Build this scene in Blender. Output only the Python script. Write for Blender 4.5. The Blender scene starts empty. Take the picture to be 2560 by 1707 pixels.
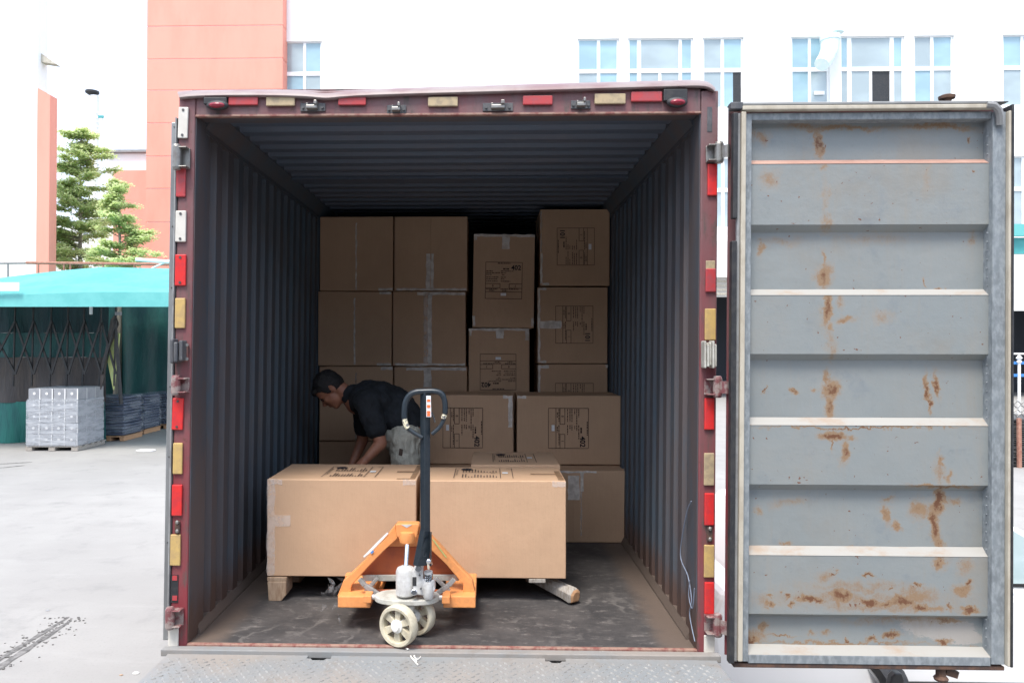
import bpy, math, random
from mathutils import Vector, Matrix
R = math.radians
random.seed(7)
SC = bpy.context.scene
COL = SC.collection

# ------------------------------------------------------------------ camera, sky, sun, exposure
CAM = Vector((0.22, -3.4015, 1.3838)); YAW, PITCH, ROLL = -0.0258, 0.0125, 0.0011
F_PX, PPX, PPY = 1850.0, 1280 - 107.66, 853.5 - 14.79
_f = Vector((math.sin(YAW) * math.cos(PITCH), math.cos(YAW) * math.cos(PITCH), math.sin(PITCH)))
_r = Vector((math.cos(YAW), -math.sin(YAW), 0)); _u = _r.cross(_f)
_r2 = _r * math.cos(ROLL) + _u * math.sin(ROLL); _u2 = -_r * math.sin(ROLL) + _u * math.cos(ROLL)
_r, _u = _r2, _u2
cd = bpy.data.cameras.new('camera'); cam = bpy.data.objects.new('camera', cd); COL.objects.link(cam)
m = Matrix.Identity(4)
for i in range(3):
    m[i][0] = _r[i]; m[i][1] = _u[i]; m[i][2] = -_f[i]; m[i][3] = CAM[i]
cam.matrix_world = m
cd.sensor_width = 36; cd.lens = F_PX / 2560 * 36
cd.shift_x = 107.66 / 2560; cd.shift_y = -14.79 / 2560
cd.clip_end = 2000; cd.clip_start = 0.05
SC.camera = cam

SUN_EL, SUN_AZ = R(64), R(203)          # azimuth measured clockwise from +Y
w = bpy.data.worlds.new("World"); SC.world = w; w.use_nodes = True
nt = w.node_tree; nt.nodes.clear()
sky = nt.nodes.new('ShaderNodeTexSky'); sky.sky_type = 'NISHITA'; sky.sun_disc = False
sky.sun_elevation = SUN_EL; sky.sun_rotation = SUN_AZ; sky.air_density = 1.6; sky.dust_density = 6.0; sky.altitude = 0
hs = nt.nodes.new('ShaderNodeHueSaturation'); hs.inputs['Saturation'].default_value = 0.55
bg = nt.nodes.new('ShaderNodeBackground'); bg.inputs['Strength'].default_value = 0.12
out = nt.nodes.new('ShaderNodeOutputWorld')
cn = nt.nodes.new('ShaderNodeTexNoise'); cn.inputs['Scale'].default_value = 2.2; cn.inputs['Detail'].default_value = 5
cm_ = nt.nodes.new('ShaderNodeMapRange'); cm_.inputs['From Min'].default_value = .35; cm_.inputs['From Max'].default_value = .65; cm_.inputs['To Min'].default_value = .6; cm_.inputs['To Max'].default_value = .85
tcw = nt.nodes.new('ShaderNodeTexCoord'); mxw = nt.nodes.new('ShaderNodeMix'); mxw.data_type = 'RGBA'
mxw.inputs[7].default_value = (4.3, 5.0, 6.4, 1)          # veil of bright cloud over the blue
nt.links.new(tcw.outputs['Generated'], cn.inputs['Vector']); nt.links.new(cn.outputs[0], cm_.inputs['Value']); nt.links.new(cm_.outputs[0], mxw.inputs[0])
nt.links.new(hs.outputs[0], mxw.inputs[6]); nt.links.new(sky.outputs[0], hs.inputs['Color']); nt.links.new(mxw.outputs[2], bg.inputs['Color']); nt.links.new(bg.outputs[0], out.inputs['Surface'])
sl = bpy.data.lights.new('sun', 'SUN'); sl.energy = 1.5; sl.angle = R(18); sl.color = (1.0, 0.92, 0.82)
so = bpy.data.objects.new('sun', sl); COL.objects.link(so)
sd = Vector((math.sin(SUN_AZ) * math.cos(SUN_EL), math.cos(SUN_AZ) * math.cos(SUN_EL), math.sin(SUN_EL)))
so.rotation_euler = sd.to_track_quat('Z', 'Y').to_euler()
SC.view_settings.view_transform = 'Standard'; SC.view_settings.look = 'None'
SC.view_settings.exposure = 1.6; SC.view_settings.gamma = 1.0; SC.view_settings.use_curve_mapping = False
SC.render.engine = 'CYCLES'
SC.cycles.max_bounces = 8; SC.cycles.diffuse_bounces = 5; SC.cycles.transparent_max_bounces = 12
SC.cycles.sample_clamp_indirect = 6; SC.cycles.use_denoising = True

GROUND = -1.3
# ---- surveying helpers: where a sight line of the photograph meets a real plane of the place
def _ray(x, y): return _f + _r * ((x - PPX) / F_PX) - _u * ((y - PPY) / F_PX)
def P(x, y, Y): d = _ray(x, y); return CAM + d * ((Y - CAM.y) / d.y)
def G(x, y, z=GROUND): d = _ray(x, y); return CAM + d * ((z - CAM.z) / d.z)

# ------------------------------------------------------------------ mesh helpers
class MB:
    def __init__(s): s.v = []; s.f = []
    def add(s, vs, fs):
        n = len(s.v); s.v += [Vector(p) for p in vs]; s.f += [tuple(i + n for i in f) for f in fs]; return s
    def box(s, x0, x1, y0, y1, z0, z1):
        return s.add([(x0,y0,z0),(x1,y0,z0),(x1,y1,z0),(x0,y1,z0),(x0,y0,z1),(x1,y0,z1),(x1,y1,z1),(x0,y1,z1)],
                     [(0,3,2,1),(4,5,6,7),(0,1,5,4),(1,2,6,5),(2,3,7,6),(3,0,4,7)])
    def obox(s, c, ax, ay, az):   # centre and three half axes
        c, ax, ay, az = Vector(c), Vector(ax), Vector(ay), Vector(az)
        vs = [c+i*ax+j*ay+k*az for k in (-1,1) for i,j in ((-1,-1),(1,-1),(1,1),(-1,1))]
        return s.add(vs, [(0,3,2,1),(4,5,6,7),(0,1,5,4),(1,2,6,5),(2,3,7,6),(3,0,4,7)])
    def bar(s, p, q, w, h, up=(0,0,1)):
        p, q = Vector(p), Vector(q); d = q-p; L = d.length; d.normalize()
        side = d.cross(Vector(up)); side = side.normalized() if side.length > 1e-4 else Vector((1,0,0))
        u2 = side.cross(d).normalized()
        return s.obox((p+q)/2, d*L/2, side*w/2, u2*h/2)
    def prism(s, poly, off):
        poly = [Vector(p) for p in poly]; off = Vector(off); n = len(poly)
        vs = poly + [p+off for p in poly]
        fs = [tuple(range(n))[::-1], tuple(range(n, 2*n))] + [(i, (i+1) % n, n+(i+1) % n, n+i) for i in range(n)]
        return s.add(vs, fs)
    def sweep(s, rings, close=True, caps=True):
        n = len(rings[0]); vs = [p for r_ in rings for p in r_]; fs = []
        for k in range(len(rings)-1):
            for i in range(n if close else n-1):
                j = (i+1) % n
                fs.append((k*n+i, k*n+j, (k+1)*n+j, (k+1)*n+i))
        if caps and close:
            fs.append(tuple(range(n))[::-1]); fs.append(tuple(range((len(rings)-1)*n, len(rings)*n)))
        return s.add(vs, fs)
    def tube(s, pts, r, n=10, rads=None, caps=True):
        pts = [Vector(p) for p in pts]; rings = []; prev = None
        for i, p in enumerate(pts):
            t = (pts[min(i+1, len(pts)-1)] - pts[max(i-1, 0)]).normalized()
            a = prev if prev is not None else (Vector((0,0,1)) if abs(t.z) < .9 else Vector((1,0,0)))
            u = (a - t*a.dot(t)); u = u.normalized() if u.length > 1e-5 else t.orthogonal().normalized()
            v = t.cross(u); prev = u; rr = rads[i] if rads else r
            rings.append([p + (u*math.cos(k*2*math.pi/n) + v*math.sin(k*2*math.pi/n))*rr for k in range(n)])
        return s.sweep(rings, caps=caps)
    def cyl(s, p, q, r0, r1=None, n=16): return s.tube([p, q], r0, n, [r0, r0 if r1 is None else r1])
    def lathe(s, c, axis, prof, n=24, loop=False):  # prof: (radius, height along axis); closed profile loop optional
        c = Vector(c); t = Vector(axis).normalized(); u = t.orthogonal().normalized(); v = t.cross(u)
        rings = [[c + t*h + (u*math.cos(k*2*math.pi/n)+v*math.sin(k*2*math.pi/n))*max(r_, 1e-4) for k in range(n)] for r_, h in prof]
        if loop: rings.append(rings[0])
        return s.sweep(rings, caps=not loop)
    def ell(s, c, rad, rot=None, n=20, mlat=12):
        c = Vector(c); rot = rot or Matrix.Identity(3); rings = []
        for i in range(mlat+1):
            th = math.pi*(i/mlat); th = min(max(th, .02), math.pi-.02)
            rings.append([c + rot @ Vector((rad[0]*math.sin(th)*math.cos(a*2*math.pi/n), rad[1]*math.sin(th)*math.sin(a*2*math.pi/n), rad[2]*math.cos(th))) for a in range(n)])
        return s.sweep(rings)
    def caps(s, p, q, r0, r1, n=14):
        s.tube([p, q], r0, n, [r0, r1]); s.ell(p, (r0,)*3, n=n, mlat=8); s.ell(q, (r1,)*3, n=n, mlat=8); return s
    def rot(s, angle, axis, c):
        M = Matrix.Rotation(angle, 3, axis); c = Vector(c); s.v = [c + M @ (p-c) for p in s.v]; return s
    def shear(s): s.v = [Vector((p.x + .0102*p.z, p.y, p.z)) for p in s.v]; return s
    def build(s, name, mat, parent=None, bevel=0, smooth=False, kind=None, seg=2):
        me = bpy.data.meshes.new(name); o = bpy.data.objects.new(name, me); COL.objects.link(o)
        off = root_loc(parent)
        me.from_pydata([tuple(p-off) for p in s.v], [], s.f); me.update()
        me.materials.append(mat)
        if smooth:
            me.polygons.foreach_set('use_smooth', [True]*len(me.polygons)); me.set_sharp_from_angle(angle=R(38))
        if bevel:
            b = o.modifiers.new('bevel', 'BEVEL'); b.width = bevel; b.segments = seg; b.limit_method = 'ANGLE'; b.angle_limit = R(40)
            b.harden_normals = False
        if parent: o.parent = parent
        if kind: o['kind'] = kind
        return o
def root_loc(o):
    if o is None: return Vector((0,0,0))
    l = Vector(o.location)
    while o.parent: o = o.parent; l += Vector(o.location)
    return l
def tag(o, label=None, cat=None, group=None, kind=None):
    if label: o['label'] = label
    if cat: o['category'] = cat
    if group: o['group'] = group
    if kind: o['kind'] = kind
    return o
def thing(name, label, cat, loc=(0,0,0), group=None):
    o = bpy.data.objects.new(name, None); COL.objects.link(o); o.location = loc; o.empty_display_size = .1
    return tag(o, label, cat, group)
def kids(o): return [c for c in KIDX.get(o.name, [])]
KIDX = {}
def index_kids():
    KIDX.clear()
    for o in bpy.data.objects:
        if o.parent: KIDX.setdefault(o.parent.name, []).append(o)
def copy_tree(o, parent=None):
    c = o.copy(); COL.objects.link(c)
    if parent: c.parent = parent
    for ch in KIDX.get(o.name, []): copy_tree(ch, c)
    return c
def text_mesh(mb, txt, origin, u, v, h, nrm, bold=0.0):
    cu = bpy.data.curves.new('t', 'FONT'); cu.body = txt; cu.size = 1; cu.offset = bold; cu.resolution_u = 3
    o = bpy.data.objects.new('t', cu); COL.objects.link(o)
    dg = bpy.context.evaluated_depsgraph_get(); me = bpy.data.meshes.new_from_object(o.evaluated_get(dg))
    s = h/0.72; O = Vector(origin)
    mb.add([O + Vector(u)*(p.co.x*s) + Vector(v)*(p.co.y*s) + Vector(nrm)*0 for p in me.vertices], [tuple(f.vertices) for f in me.polygons])
    bpy.data.objects.remove(o); bpy.data.curves.remove(cu); bpy.data.meshes.remove(me)

# ------------------------------------------------------------------ materials
def newmat(name):
    m = bpy.data.materials.new(name); m.use_nodes = True; nt = m.node_tree
    return m, nt, nt.nodes['Principled BSDF']
def N(nt, t, **kw):
    n = nt.nodes.new(t)
    for k, v in kw.items():
        if k in n.inputs: n.inputs[k].default_value = v
        else: setattr(n, k, v)
    return n
def mix(nt, fac, a, b, mode='MIX'):
    n = nt.nodes.new('ShaderNodeMix'); n.data_type = 'RGBA'; n.blend_type = mode
    for sock, val in ((n.inputs[0], fac), (n.inputs[6], a), (n.inputs[7], b)):
        if isinstance(val, bpy.types.NodeSocket): nt.links.new(val, sock)
        elif isinstance(val, (int, float)): sock.default_value = val
        else: sock.default_value = (*val, 1)
    return n.outputs[2]
def math_(nt, op, a, b=None, clamp=False):
    n = nt.nodes.new('ShaderNodeMath'); n.operation = op; n.use_clamp = clamp
    for i, val in enumerate((a, b)):
        if val is None: continue
        if isinstance(val, bpy.types.NodeSocket): nt.links.new(val, n.inputs[i])
        else: n.inputs[i].default_value = val
    return n.outputs[0]
def coords(nt, scale=(1,1,1)):
    tc = nt.nodes.new('ShaderNodeTexCoord'); mp = nt.nodes.new('ShaderNodeMapping'); mp.inputs['Scale'].default_value = scale
    nt.links.new(tc.outputs['Object'], mp.inputs['Vector']); return mp.outputs[0]
def noise(nt, vec, scale, detail=5, rough=.6, lo=.4, hi=.6):
    n = nt.nodes.new('ShaderNodeTexNoise'); n.inputs['Scale'].default_value = scale; n.inputs['Detail'].default_value = detail; n.inputs['Roughness'].default_value = rough
    nt.links.new(vec, n.inputs['Vector'])
    if lo is None: return n.outputs[0]
    return ramp(nt, n.outputs[0], lo, hi)
def ramp(nt, val, lo, hi, a=0., b=1.):
    n = nt.nodes.new('ShaderNodeMapRange'); n.interpolation_type = 'SMOOTHSTEP'
    n.inputs['From Min'].default_value = lo; n.inputs['From Max'].default_value = hi
    n.inputs['To Min'].default_value = a; n.inputs['To Max'].default_value = b
    nt.links.new(val, n.inputs['Value']); return n.outputs[0]
def bump(nt, bs, h, strength=.3, dist=.01):
    b = nt.nodes.new('ShaderNodeBump'); b.inputs['Strength'].default_value = strength; b.inputs['Distance'].default_value = dist
    nt.links.new(h, b.inputs['Height']); nt.links.new(b.outputs[0], bs.inputs['Normal'])
def setc(nt, bs, c):
    if isinstance(c, bpy.types.NodeSocket): nt.links.new(c, bs.inputs['Base Color'])
    else: bs.inputs['Base Color'].default_value = (*c, 1)
def simple(name, col, rough=.6, metal=0., col2=None, scale=8, lo=.4, hi=.65, stretch=(1,1,1), bs_=None, fine=None, spec=None, alpha=None):
    m, nt, bs = newmat(name); bs.inputs['Roughness'].default_value = rough; bs.inputs['Metallic'].default_value = metal
    if spec is not None: bs.inputs['Specular IOR Level'].default_value = spec
    c = col
    if col2:
        v = coords(nt, stretch); c = mix(nt, noise(nt, v, scale, 6, .65, lo, hi), col, col2)
        if fine:
            c = mix(nt, noise(nt, v, fine[0], 3, .6, .35, .7), c, fine[1])
    setc(nt, bs, c)
    if bs_: bump(nt, bs, noise(nt, coords(nt, stretch), bs_[0], 4, .6, None), bs_[1], bs_[2] if len(bs_) > 2 else .01)
    if alpha is not None: bs.inputs['Alpha'].default_value = alpha
    return m

M = {}
M['white_wall'] = simple('white_wall', (.82,.82,.80), .85, col2=(.76,.77,.76), scale=.4)
M['salmon'] = simple('salmon_paint', (.78,.31,.235), .85, col2=(.74,.28,.21), scale=.6, stretch=(1,1,.3))
M['white_paint'] = simple('white_paint', (.8,.8,.78), .5)
M['frame_white'] = simple('window_frame_white', (.82,.83,.83), .4)
def glass_mat(name, col, rough=.08):
    m, nt, bs = newmat(name); v = coords(nt, (.3,.3,.5))
    setc(nt, bs, mix(nt, noise(nt, v, 1.2, 3, .5, .4, .65), col, tuple(c*1.25 for c in col)))
    bs.inputs['Roughness'].default_value = rough; bs.inputs['Specular IOR Level'].default_value = .9
    return m
M['glass'] = glass_mat('window_glass_blue', (.24,.37,.43))
M['glass_grey'] = glass_mat('window_glass_grey', (.29,.355,.375))
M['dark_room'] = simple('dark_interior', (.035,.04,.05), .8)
M['turq'] = simple('turquoise_canvas', (.075,.345,.345), .6, col2=(.055,.30,.305), scale=1.2, bs_=(3,.3,.05))
M['turq_light'] = simple('pale_turquoise_canvas', (.12,.42,.41), .6, col2=(.09,.37,.365), scale=1.5)
M['tarp_green'] = simple('dark_green_tarp', (.010,.085,.080), .55, col2=(.006,.055,.06), scale=1.2, stretch=(1,1,.4), bs_=(1.5,.8,.1))
M['tarp_teal'] = simple('teal_tarp', (.010,.16,.13), .55, col2=(.008,.10,.10), scale=1.2, stretch=(2,1,.3), bs_=(1.5,.8,.1))
M['tarp_brown'] = simple('brown_tarp', (.05,.045,.045), .6, col2=(.085,.07,.06), scale=1.5, stretch=(2,1,.3), bs_=(1.5,.8,.1))
M['tarp_dark'] = simple('navy_tarp', (.010,.035,.045), .6, col2=(.008,.05,.055), scale=1.2, stretch=(2,1,.4), bs_=(1.5,.8,.1))
M['steel_dark'] = simple('dark_steel', (.03,.033,.036), .5, .4, col2=(.05,.048,.046), scale=20)
M['rust_pipe'] = simple('rusty_pipe', (.30,.13,.09), .8, col2=(.4,.22,.16), scale=12)
M['gray_crate'] = simple('grey_carton_board', (.30,.31,.33), .7, col2=(.25,.26,.28), scale=6)
M['crate_white'] = simple('white_sticker', (.75,.75,.74), .5)
M['mat_blue'] = simple('blue_grey_sacks', (.045,.065,.11), .6, col2=(.07,.09,.14), scale=9, bs_=(20,.4,.02))
M['wood'] = simple('pallet_wood', (.42,.31,.22), .8, col2=(.30,.20,.13), scale=14, stretch=(6,1,1), bs_=(60,.4,.004))
M['wood_orange'] = simple('new_pallet_wood', (.50,.30,.17), .8, col2=(.38,.21,.11), scale=14, stretch=(1,6,1))
M['wood_grey'] = simple('weathered_wood', (.36,.34,.31), .85, col2=(.24,.21,.18), scale=20, stretch=(4,1,1), bs_=(70,.4,.004))
M['bark'] = simple('bark', (.24,.22,.18), .9)
M['rubber'] = simple('black_rubber', (.018,.020,.024), .55, col2=(.035,.035,.036), scale=30)
M['rubber_grey'] = simple('weathered_rubber', (.06,.065,.075), .6, col2=(.11,.11,.115), scale=25, stretch=(1,1,.3), bs_=(40,.4,.005))
M['seal_cream'] = simple('cream_seal_strip', (.47,.435,.36), .6, col2=(.38,.34,.27), scale=14, stretch=(1,1,.5))
M['grey_paint'] = simple('grey_frame_paint', (.185,.212,.232), .45, col2=(.155,.175,.19), scale=5, stretch=(1,1,.5), fine=(45,(.27,.30,.32)), bs_=(50,.15,.003))
M['seal_grey'] = simple('grey_seal', (.28,.29,.29), .5, col2=(.20,.2,.2), scale=10, stretch=(.3,1,1))
M['brown_rust'] = simple('rusty_bottom_edge', (.06,.04,.035), .8, col2=(.13,.07,.045), scale=22)
M['silver'] = simple('silver_edge', (.30,.31,.31), .35, .5, col2=(.20,.205,.21), scale=8, stretch=(1,1,.2))
M['galv'] = simple('worn_galvanised', (.27,.27,.255), .4, .6, col2=(.22,.2,.19), scale=30)
M['refl_red'] = simple('red_reflector', (.62,.028,.026), .3, col2=(.50,.03,.035), scale=30, spec=.6)
M['refl_red_old'] = simple('faded_red_reflector', (.42,.045,.05), .45, col2=(.34,.06,.07), scale=30)
M['refl_yel'] = simple('yellow_reflector', (.52,.36,.13), .35, col2=(.42,.29,.13), scale=24, spec=.6)
M['refl_yel_old'] = simple('dirty_cream_reflector', (.42,.33,.20), .6, col2=(.30,.24,.16), scale=30)
M['refl_white'] = simple('white_reflector', (.62,.60,.55), .35, col2=(.56,.54,.49), scale=12)
M['lens_red'] = simple('red_lamp_lens', (.30,.02,.04), .2, col2=(.16,.015,.03), scale=60)
M['screw'] = simple('screw_head', (.12,.12,.12), .4, .7)
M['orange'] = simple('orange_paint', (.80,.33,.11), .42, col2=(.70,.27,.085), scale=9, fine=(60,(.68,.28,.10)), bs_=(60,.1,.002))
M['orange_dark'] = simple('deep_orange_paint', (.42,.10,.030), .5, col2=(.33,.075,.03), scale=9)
M['jack_grey'] = simple('light_grey_casting', (.62,.63,.63), .35, .1, col2=(.45,.45,.445), scale=26, fine=(60,(.54,.54,.53)), bs_=(60,.2,.002))
M['plate_dusty'] = simple('dusty_grey_steel', (.50,.50,.46), .6, col2=(.36,.35,.31), scale=14, bs_=(50,.3,.003))
M['chrome'] = simple('chrome', (.75,.76,.78), .12, 1.)
M['handle_dark'] = simple('slate_handle_paint', (.010,.019,.029), .36, col2=(.020,.030,.040), scale=20, fine=(90,(.022,.030,.038)))
M['wheel_cream'] = simple('cream_nylon_wheel', (.58,.54,.42), .45, col2=(.40,.36,.27), scale=14, bs_=(40,.15,.003))
M['wheel_hub'] = simple('white_hub', (.78,.78,.76), .35)
M['paint_worn'] = simple('chipped_paint', (.75,.70,.50), .6, col2=(.12,.12,.13), scale=70, lo=.45, hi=.55)
M['orange_print'] = simple('orange_print', (.85,.16,.04), .5)
M['ink'] = simple('black_ink', (.035,.03,.035), .8)
M['ink_faint'] = simple('faint_ink', (.075,.05,.04), .85)
M['sticker'] = simple('paper_sticker', (.72,.74,.76), .5)
M['skin'] = simple('skin', (.34,.15,.09), .5, col2=(.28,.115,.07), scale=20)
M['hair'] = simple('black_hair', (.012,.011,.012), .55, bs_=(140,.8,.01))
M['shirt'] = simple('black_tshirt', (.008,.011,.015), .9, col2=(.015,.02,.027), scale=8, bs_=(9,.6,.03))
M['trousers'] = simple('grey_green_trousers', (.48,.47,.40), .9, col2=(.39,.385,.33), scale=10, stretch=(2,2,.7), bs_=(14,.8,.03))
M['car_white'] = simple('white_car_paint', (.78,.79,.80), .15, spec=.6)
M['car_glass'] = glass_mat('car_glass', (.44,.56,.58), .05)
M['black_plastic'] = simple('black_plastic', (.02,.02,.022), .4)
M['alloy'] = simple('alloy_rim', (.6,.61,.62), .3, .8)
M['blue_paint'] = simple('blue_paint', (.05,.22,.55), .4)
M['slate'] = simple('dark_sheet_stack', (.05,.052,.055), .7, col2=(.10,.10,.10), scale=12)
M['string'] = simple('white_string', (.72,.70,.66), .8)
M['wire'] = simple('blue_grey_wire', (.20,.24,.32), .5)
M['duct'] = simple('pale_plastic_duct', (.62,.76,.76), .35, col2=(.72,.80,.79), scale=3)
M['yellow_panel'] = simple('yellow_green_panel', (.50,.55,.20), .6, col2=(.42,.50,.22), scale=4)

def mat_cardboard():
    m, nt, bs = newmat('cardboard'); v = coords(nt); vs = coords(nt, (1,1,14)); 
    c = mix(nt, noise(nt, v, 3.0, 4, .55, .35, .7), (.56,.375,.245), (.52,.345,.225))
    c = mix(nt, math_(nt, 'MULTIPLY', noise(nt, coords(nt, (60,60,2)), 4, 2, .5, .35, .7), .12), c, (.39,.265,.175))
    c = mix(nt, math_(nt, 'MULTIPLY', noise(nt, v, 160, 2, .6, .5, .75), .18), c, (.35,.23,.15))
    setc(nt, bs, c); bs.inputs['Roughness'].default_value = .75; bs.inputs['Specular IOR Level'].default_value = .3
    bump(nt, bs, noise(nt, coords(nt, (1,1,1)), 7, 3, .5, None), .25, .02)
    return m
M['card'] = mat_cardboard()
def mat_tape(name, fac, col=(.80,.76,.70)):
    m, nt, bs = newmat(name); v = coords(nt, (1,1,1))
    setc(nt, bs, col); bs.inputs['Roughness'].default_value = .35
    tr = nt.nodes.new('ShaderNodeBsdfTransparent'); mx = nt.nodes.new('ShaderNodeMixShader')
    f = noise(nt, v, 16, 4, .65, .3, .7); f = ramp(nt, f, 0, 1, fac*.68, fac)
    nt.links.new(f, mx.inputs[0]); nt.links.new(tr.outputs[0], mx.inputs[1]); nt.links.new(bs.outputs[0], mx.inputs[2])
    nt.links.new(mx.outputs[0], nt.nodes['Material Output'].inputs['Surface'])
    bump(nt, bs, noise(nt, v, 60, 3, .6, None), .5, .004)
    return m
M['tape'] = mat_tape('clear_tape', .8, (.86,.83,.78)); M['tape_clear'] = mat_tape('glossy_clear_tape', .38, (.85,.80,.76))
M['tape_brown'] = mat_tape('brown_tape', .7, (.27,.165,.095))
def mat_film(name, lo, hi, col):
    m, nt, bs = newmat(name); v = coords(nt, (.7,.7,4.0))
    setc(nt, bs, col); bs.inputs['Roughness'].default_value = .22
    tr = nt.nodes.new('ShaderNodeBsdfTransparent'); mx = nt.nodes.new('ShaderNodeMixShader')
    f = noise(nt, v, 2.2, 5, .6, .3, .7); f = ramp(nt, f, 0, 1, lo, hi)
    nt.links.new(f, mx.inputs[0]); nt.links.new(tr.outputs[0], mx.inputs[1]); nt.links.new(bs.outputs[0], mx.inputs[2])
    nt.links.new(mx.outputs[0], nt.nodes['Material Output'].inputs['Surface'])
    bump(nt, bs, noise(nt, v, 5, 4, .6, None), .6, .04)
    return m
M['film'] = mat_film('stretch_film', .30, .62, (.50,.53,.57)); M['film_thin'] = mat_film('thin_stretch_film', .0, .28, (.45,.50,.55))
M['film_loose'] = mat_film('loose_film', .0, .30, (.45,.46,.48))

def mat_ground():
    m, nt, bs = newmat('concrete_yard'); v = coords(nt)
    c = mix(nt, noise(nt, v, .35, 5, .6, .35, .7), (.262,.257,.248), (.31,.305,.293))
    c = mix(nt, noise(nt, v, 2.2, 6, .7, .5, .8), c, (.215,.212,.207))
    c = mix(nt, math_(nt, 'MULTIPLY', noise(nt, v, 40, 4, .7, .5, .8), .5), c, (.20,.195,.19))
    c = mix(nt, math_(nt, 'MULTIPLY', noise(nt, coords(nt, (.35,1.6,1)), 1.6, 8, .8, .5, .75), .30), c, (.36,.355,.345))
    setc(nt, bs, c); bs.inputs['Roughness'].default_value = .85
    bump(nt, bs, noise(nt, v, 60, 4, .6, None), .15, .01); return m
M['ground'] = mat_ground()

def mat_red():     # worn oxide red paint of the door frame, faded and chalky towards the top
    m, nt, bs = newmat('worn_red_paint'); v = coords(nt); vz = coords(nt, (1,1,.25))
    tc = nt.nodes.new('ShaderNodeTexCoord'); sp = nt.nodes.new('ShaderNodeSeparateXYZ'); nt.links.new(tc.outputs['Object'], sp.inputs[0])
    fade = ramp(nt, sp.outputs['Z'], .2, 2.6, .05, .8)
    n1 = noise(nt, vz, 7, 6, .65, .3, .7)
    fac = math_(nt, 'MULTIPLY_ADD', n1, .6); fac = math_(nt, 'ADD', math_(nt, 'MULTIPLY', n1, .45), math_(nt, 'MULTIPLY', fade, .75), True)
    c = mix(nt, fac, (.21,.022,.032), (.155,.095,.098))
    c = mix(nt, noise(nt, vz, 16, 6, .7, .50, .68), c, (.085,.068,.062))
    c = mix(nt, noise(nt, v, 11, 7, .8, .58, .66), c, (.11,.05,.035))
    c = mix(nt, noise(nt, v, 30, 4, .7, .66, .74), c, (.30,.06,.06))
    setc(nt, bs, c); bs.inputs['Roughness'].default_value = .55
    bump(nt, bs, noise(nt, v, 25, 5, .6, None), .3, .006); return m
M['red'] = mat_red()
M['lip'] = simple('dusty_roof_lip', (.25,.205,.20), .5, col2=(.19,.115,.12), scale=5, stretch=(.6,1,1), bs_=(30,.3,.004))
M['red_wear'] = simple('bare_rusty_edge', (.30,.19,.15), .7, col2=(.20,.07,.06), scale=26)

def mat_inner():
    m, nt, bs = newmat('dark_blue_grey_wall_paint'); v = coords(nt); vz = coords(nt, (1,1,.2))
    tc = nt.nodes.new('ShaderNodeTexCoord'); sp = nt.nodes.new('ShaderNodeSeparateXYZ'); nt.links.new(tc.outputs['Object'], sp.inputs[0])
    c = mix(nt, noise(nt, vz, 6, 6, .65, .35, .7), (.046,.080,.112), (.064,.076,.094))
    c = mix(nt, math_(nt,'MULTIPLY',noise(nt, vz, 25, 5, .7, .45, .75),.5), c, (.095,.078,.072))
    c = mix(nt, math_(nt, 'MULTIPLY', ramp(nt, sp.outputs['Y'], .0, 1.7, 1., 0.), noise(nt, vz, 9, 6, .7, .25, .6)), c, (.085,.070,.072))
    low = ramp(nt, sp.outputs['Z'], .0, .45, 1., 0.)
    f = ramp(nt, math_(nt, 'ADD', math_(nt, 'MULTIPLY', low, .6), math_(nt, 'MULTIPLY', noise(nt, vz, 14, 6, .7, None), .8)), .62, .95)
    c = mix(nt, f, c, (.085,.052,.042))
    setc(nt, bs, c); bs.inputs['Roughness'].default_value = .6
    bump(nt, bs, noise(nt, v, 40, 4, .6, None), .15, .004); return m
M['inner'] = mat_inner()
M['ceiling'] = simple('veil_lightened_roof_paint', (.075,.105,.150), .6, col2=(.095,.105,.135), scale=5, stretch=(.3,1,1), fine=(30,(.08,.10,.14)), bs_=(20,.3,.01))  # same paint as the walls, lightened to imitate lens veil
def mat_floor():
    m, nt, bs = newmat('scuffed_floor'); v = coords(nt); vx = coords(nt, (1,2.2,1))
    tc = nt.nodes.new('ShaderNodeTexCoord'); sp = nt.nodes.new('ShaderNodeSeparateXYZ'); nt.links.new(tc.outputs['Object'], sp.inputs[0])
    c = mix(nt, noise(nt, v, 3.5, 6, .7, .35, .7), (.038,.037,.039), (.075,.070,.070))
    c = mix(nt, noise(nt, vx, 9, 8, .8, .52, .72), c, (.19,.175,.168))
    w_ = N(nt, 'ShaderNodeTexWave'); w_.inputs['Scale'].default_value = 1.3; w_.inputs['Distortion'].default_value = 14; w_.inputs['Detail'].default_value = 6; w_.inputs['Detail Scale'].default_value=2.2
    nt.links.new(v, w_.inputs['Vector'])
    c = mix(nt, math_(nt, 'MULTIPLY', math_(nt, 'MULTIPLY', ramp(nt, w_.outputs[1], .80, 1.), noise(nt, v, 2.5, 5, .7, .45, .65)), .35), c, (.22,.205,.195))
    c = mix(nt, math_(nt, 'MULTIPLY', noise(nt, coords(nt, (1,9,1)), 7, 7, .8, .58, .7), .5), c, (.24,.225,.215))
    ax = math_(nt, 'ABSOLUTE', sp.outputs['X'])
    e = math_(nt, 'ADD', math_(nt, 'MULTIPLY', ramp(nt, ax, .86, 1.14), .7), math_(nt, 'MULTIPLY', noise(nt, v, 5, 6, .7, None), .6))
    c = mix(nt, ramp(nt, e, .55, .95), c, (.115,.088,.073))
    setc(nt, bs, c); bs.inputs['Roughness'].default_value = .7
    bump(nt, bs, noise(nt, v, 30, 6, .7, None), .25, .006); return m
M['floor'] = mat_floor()
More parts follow.
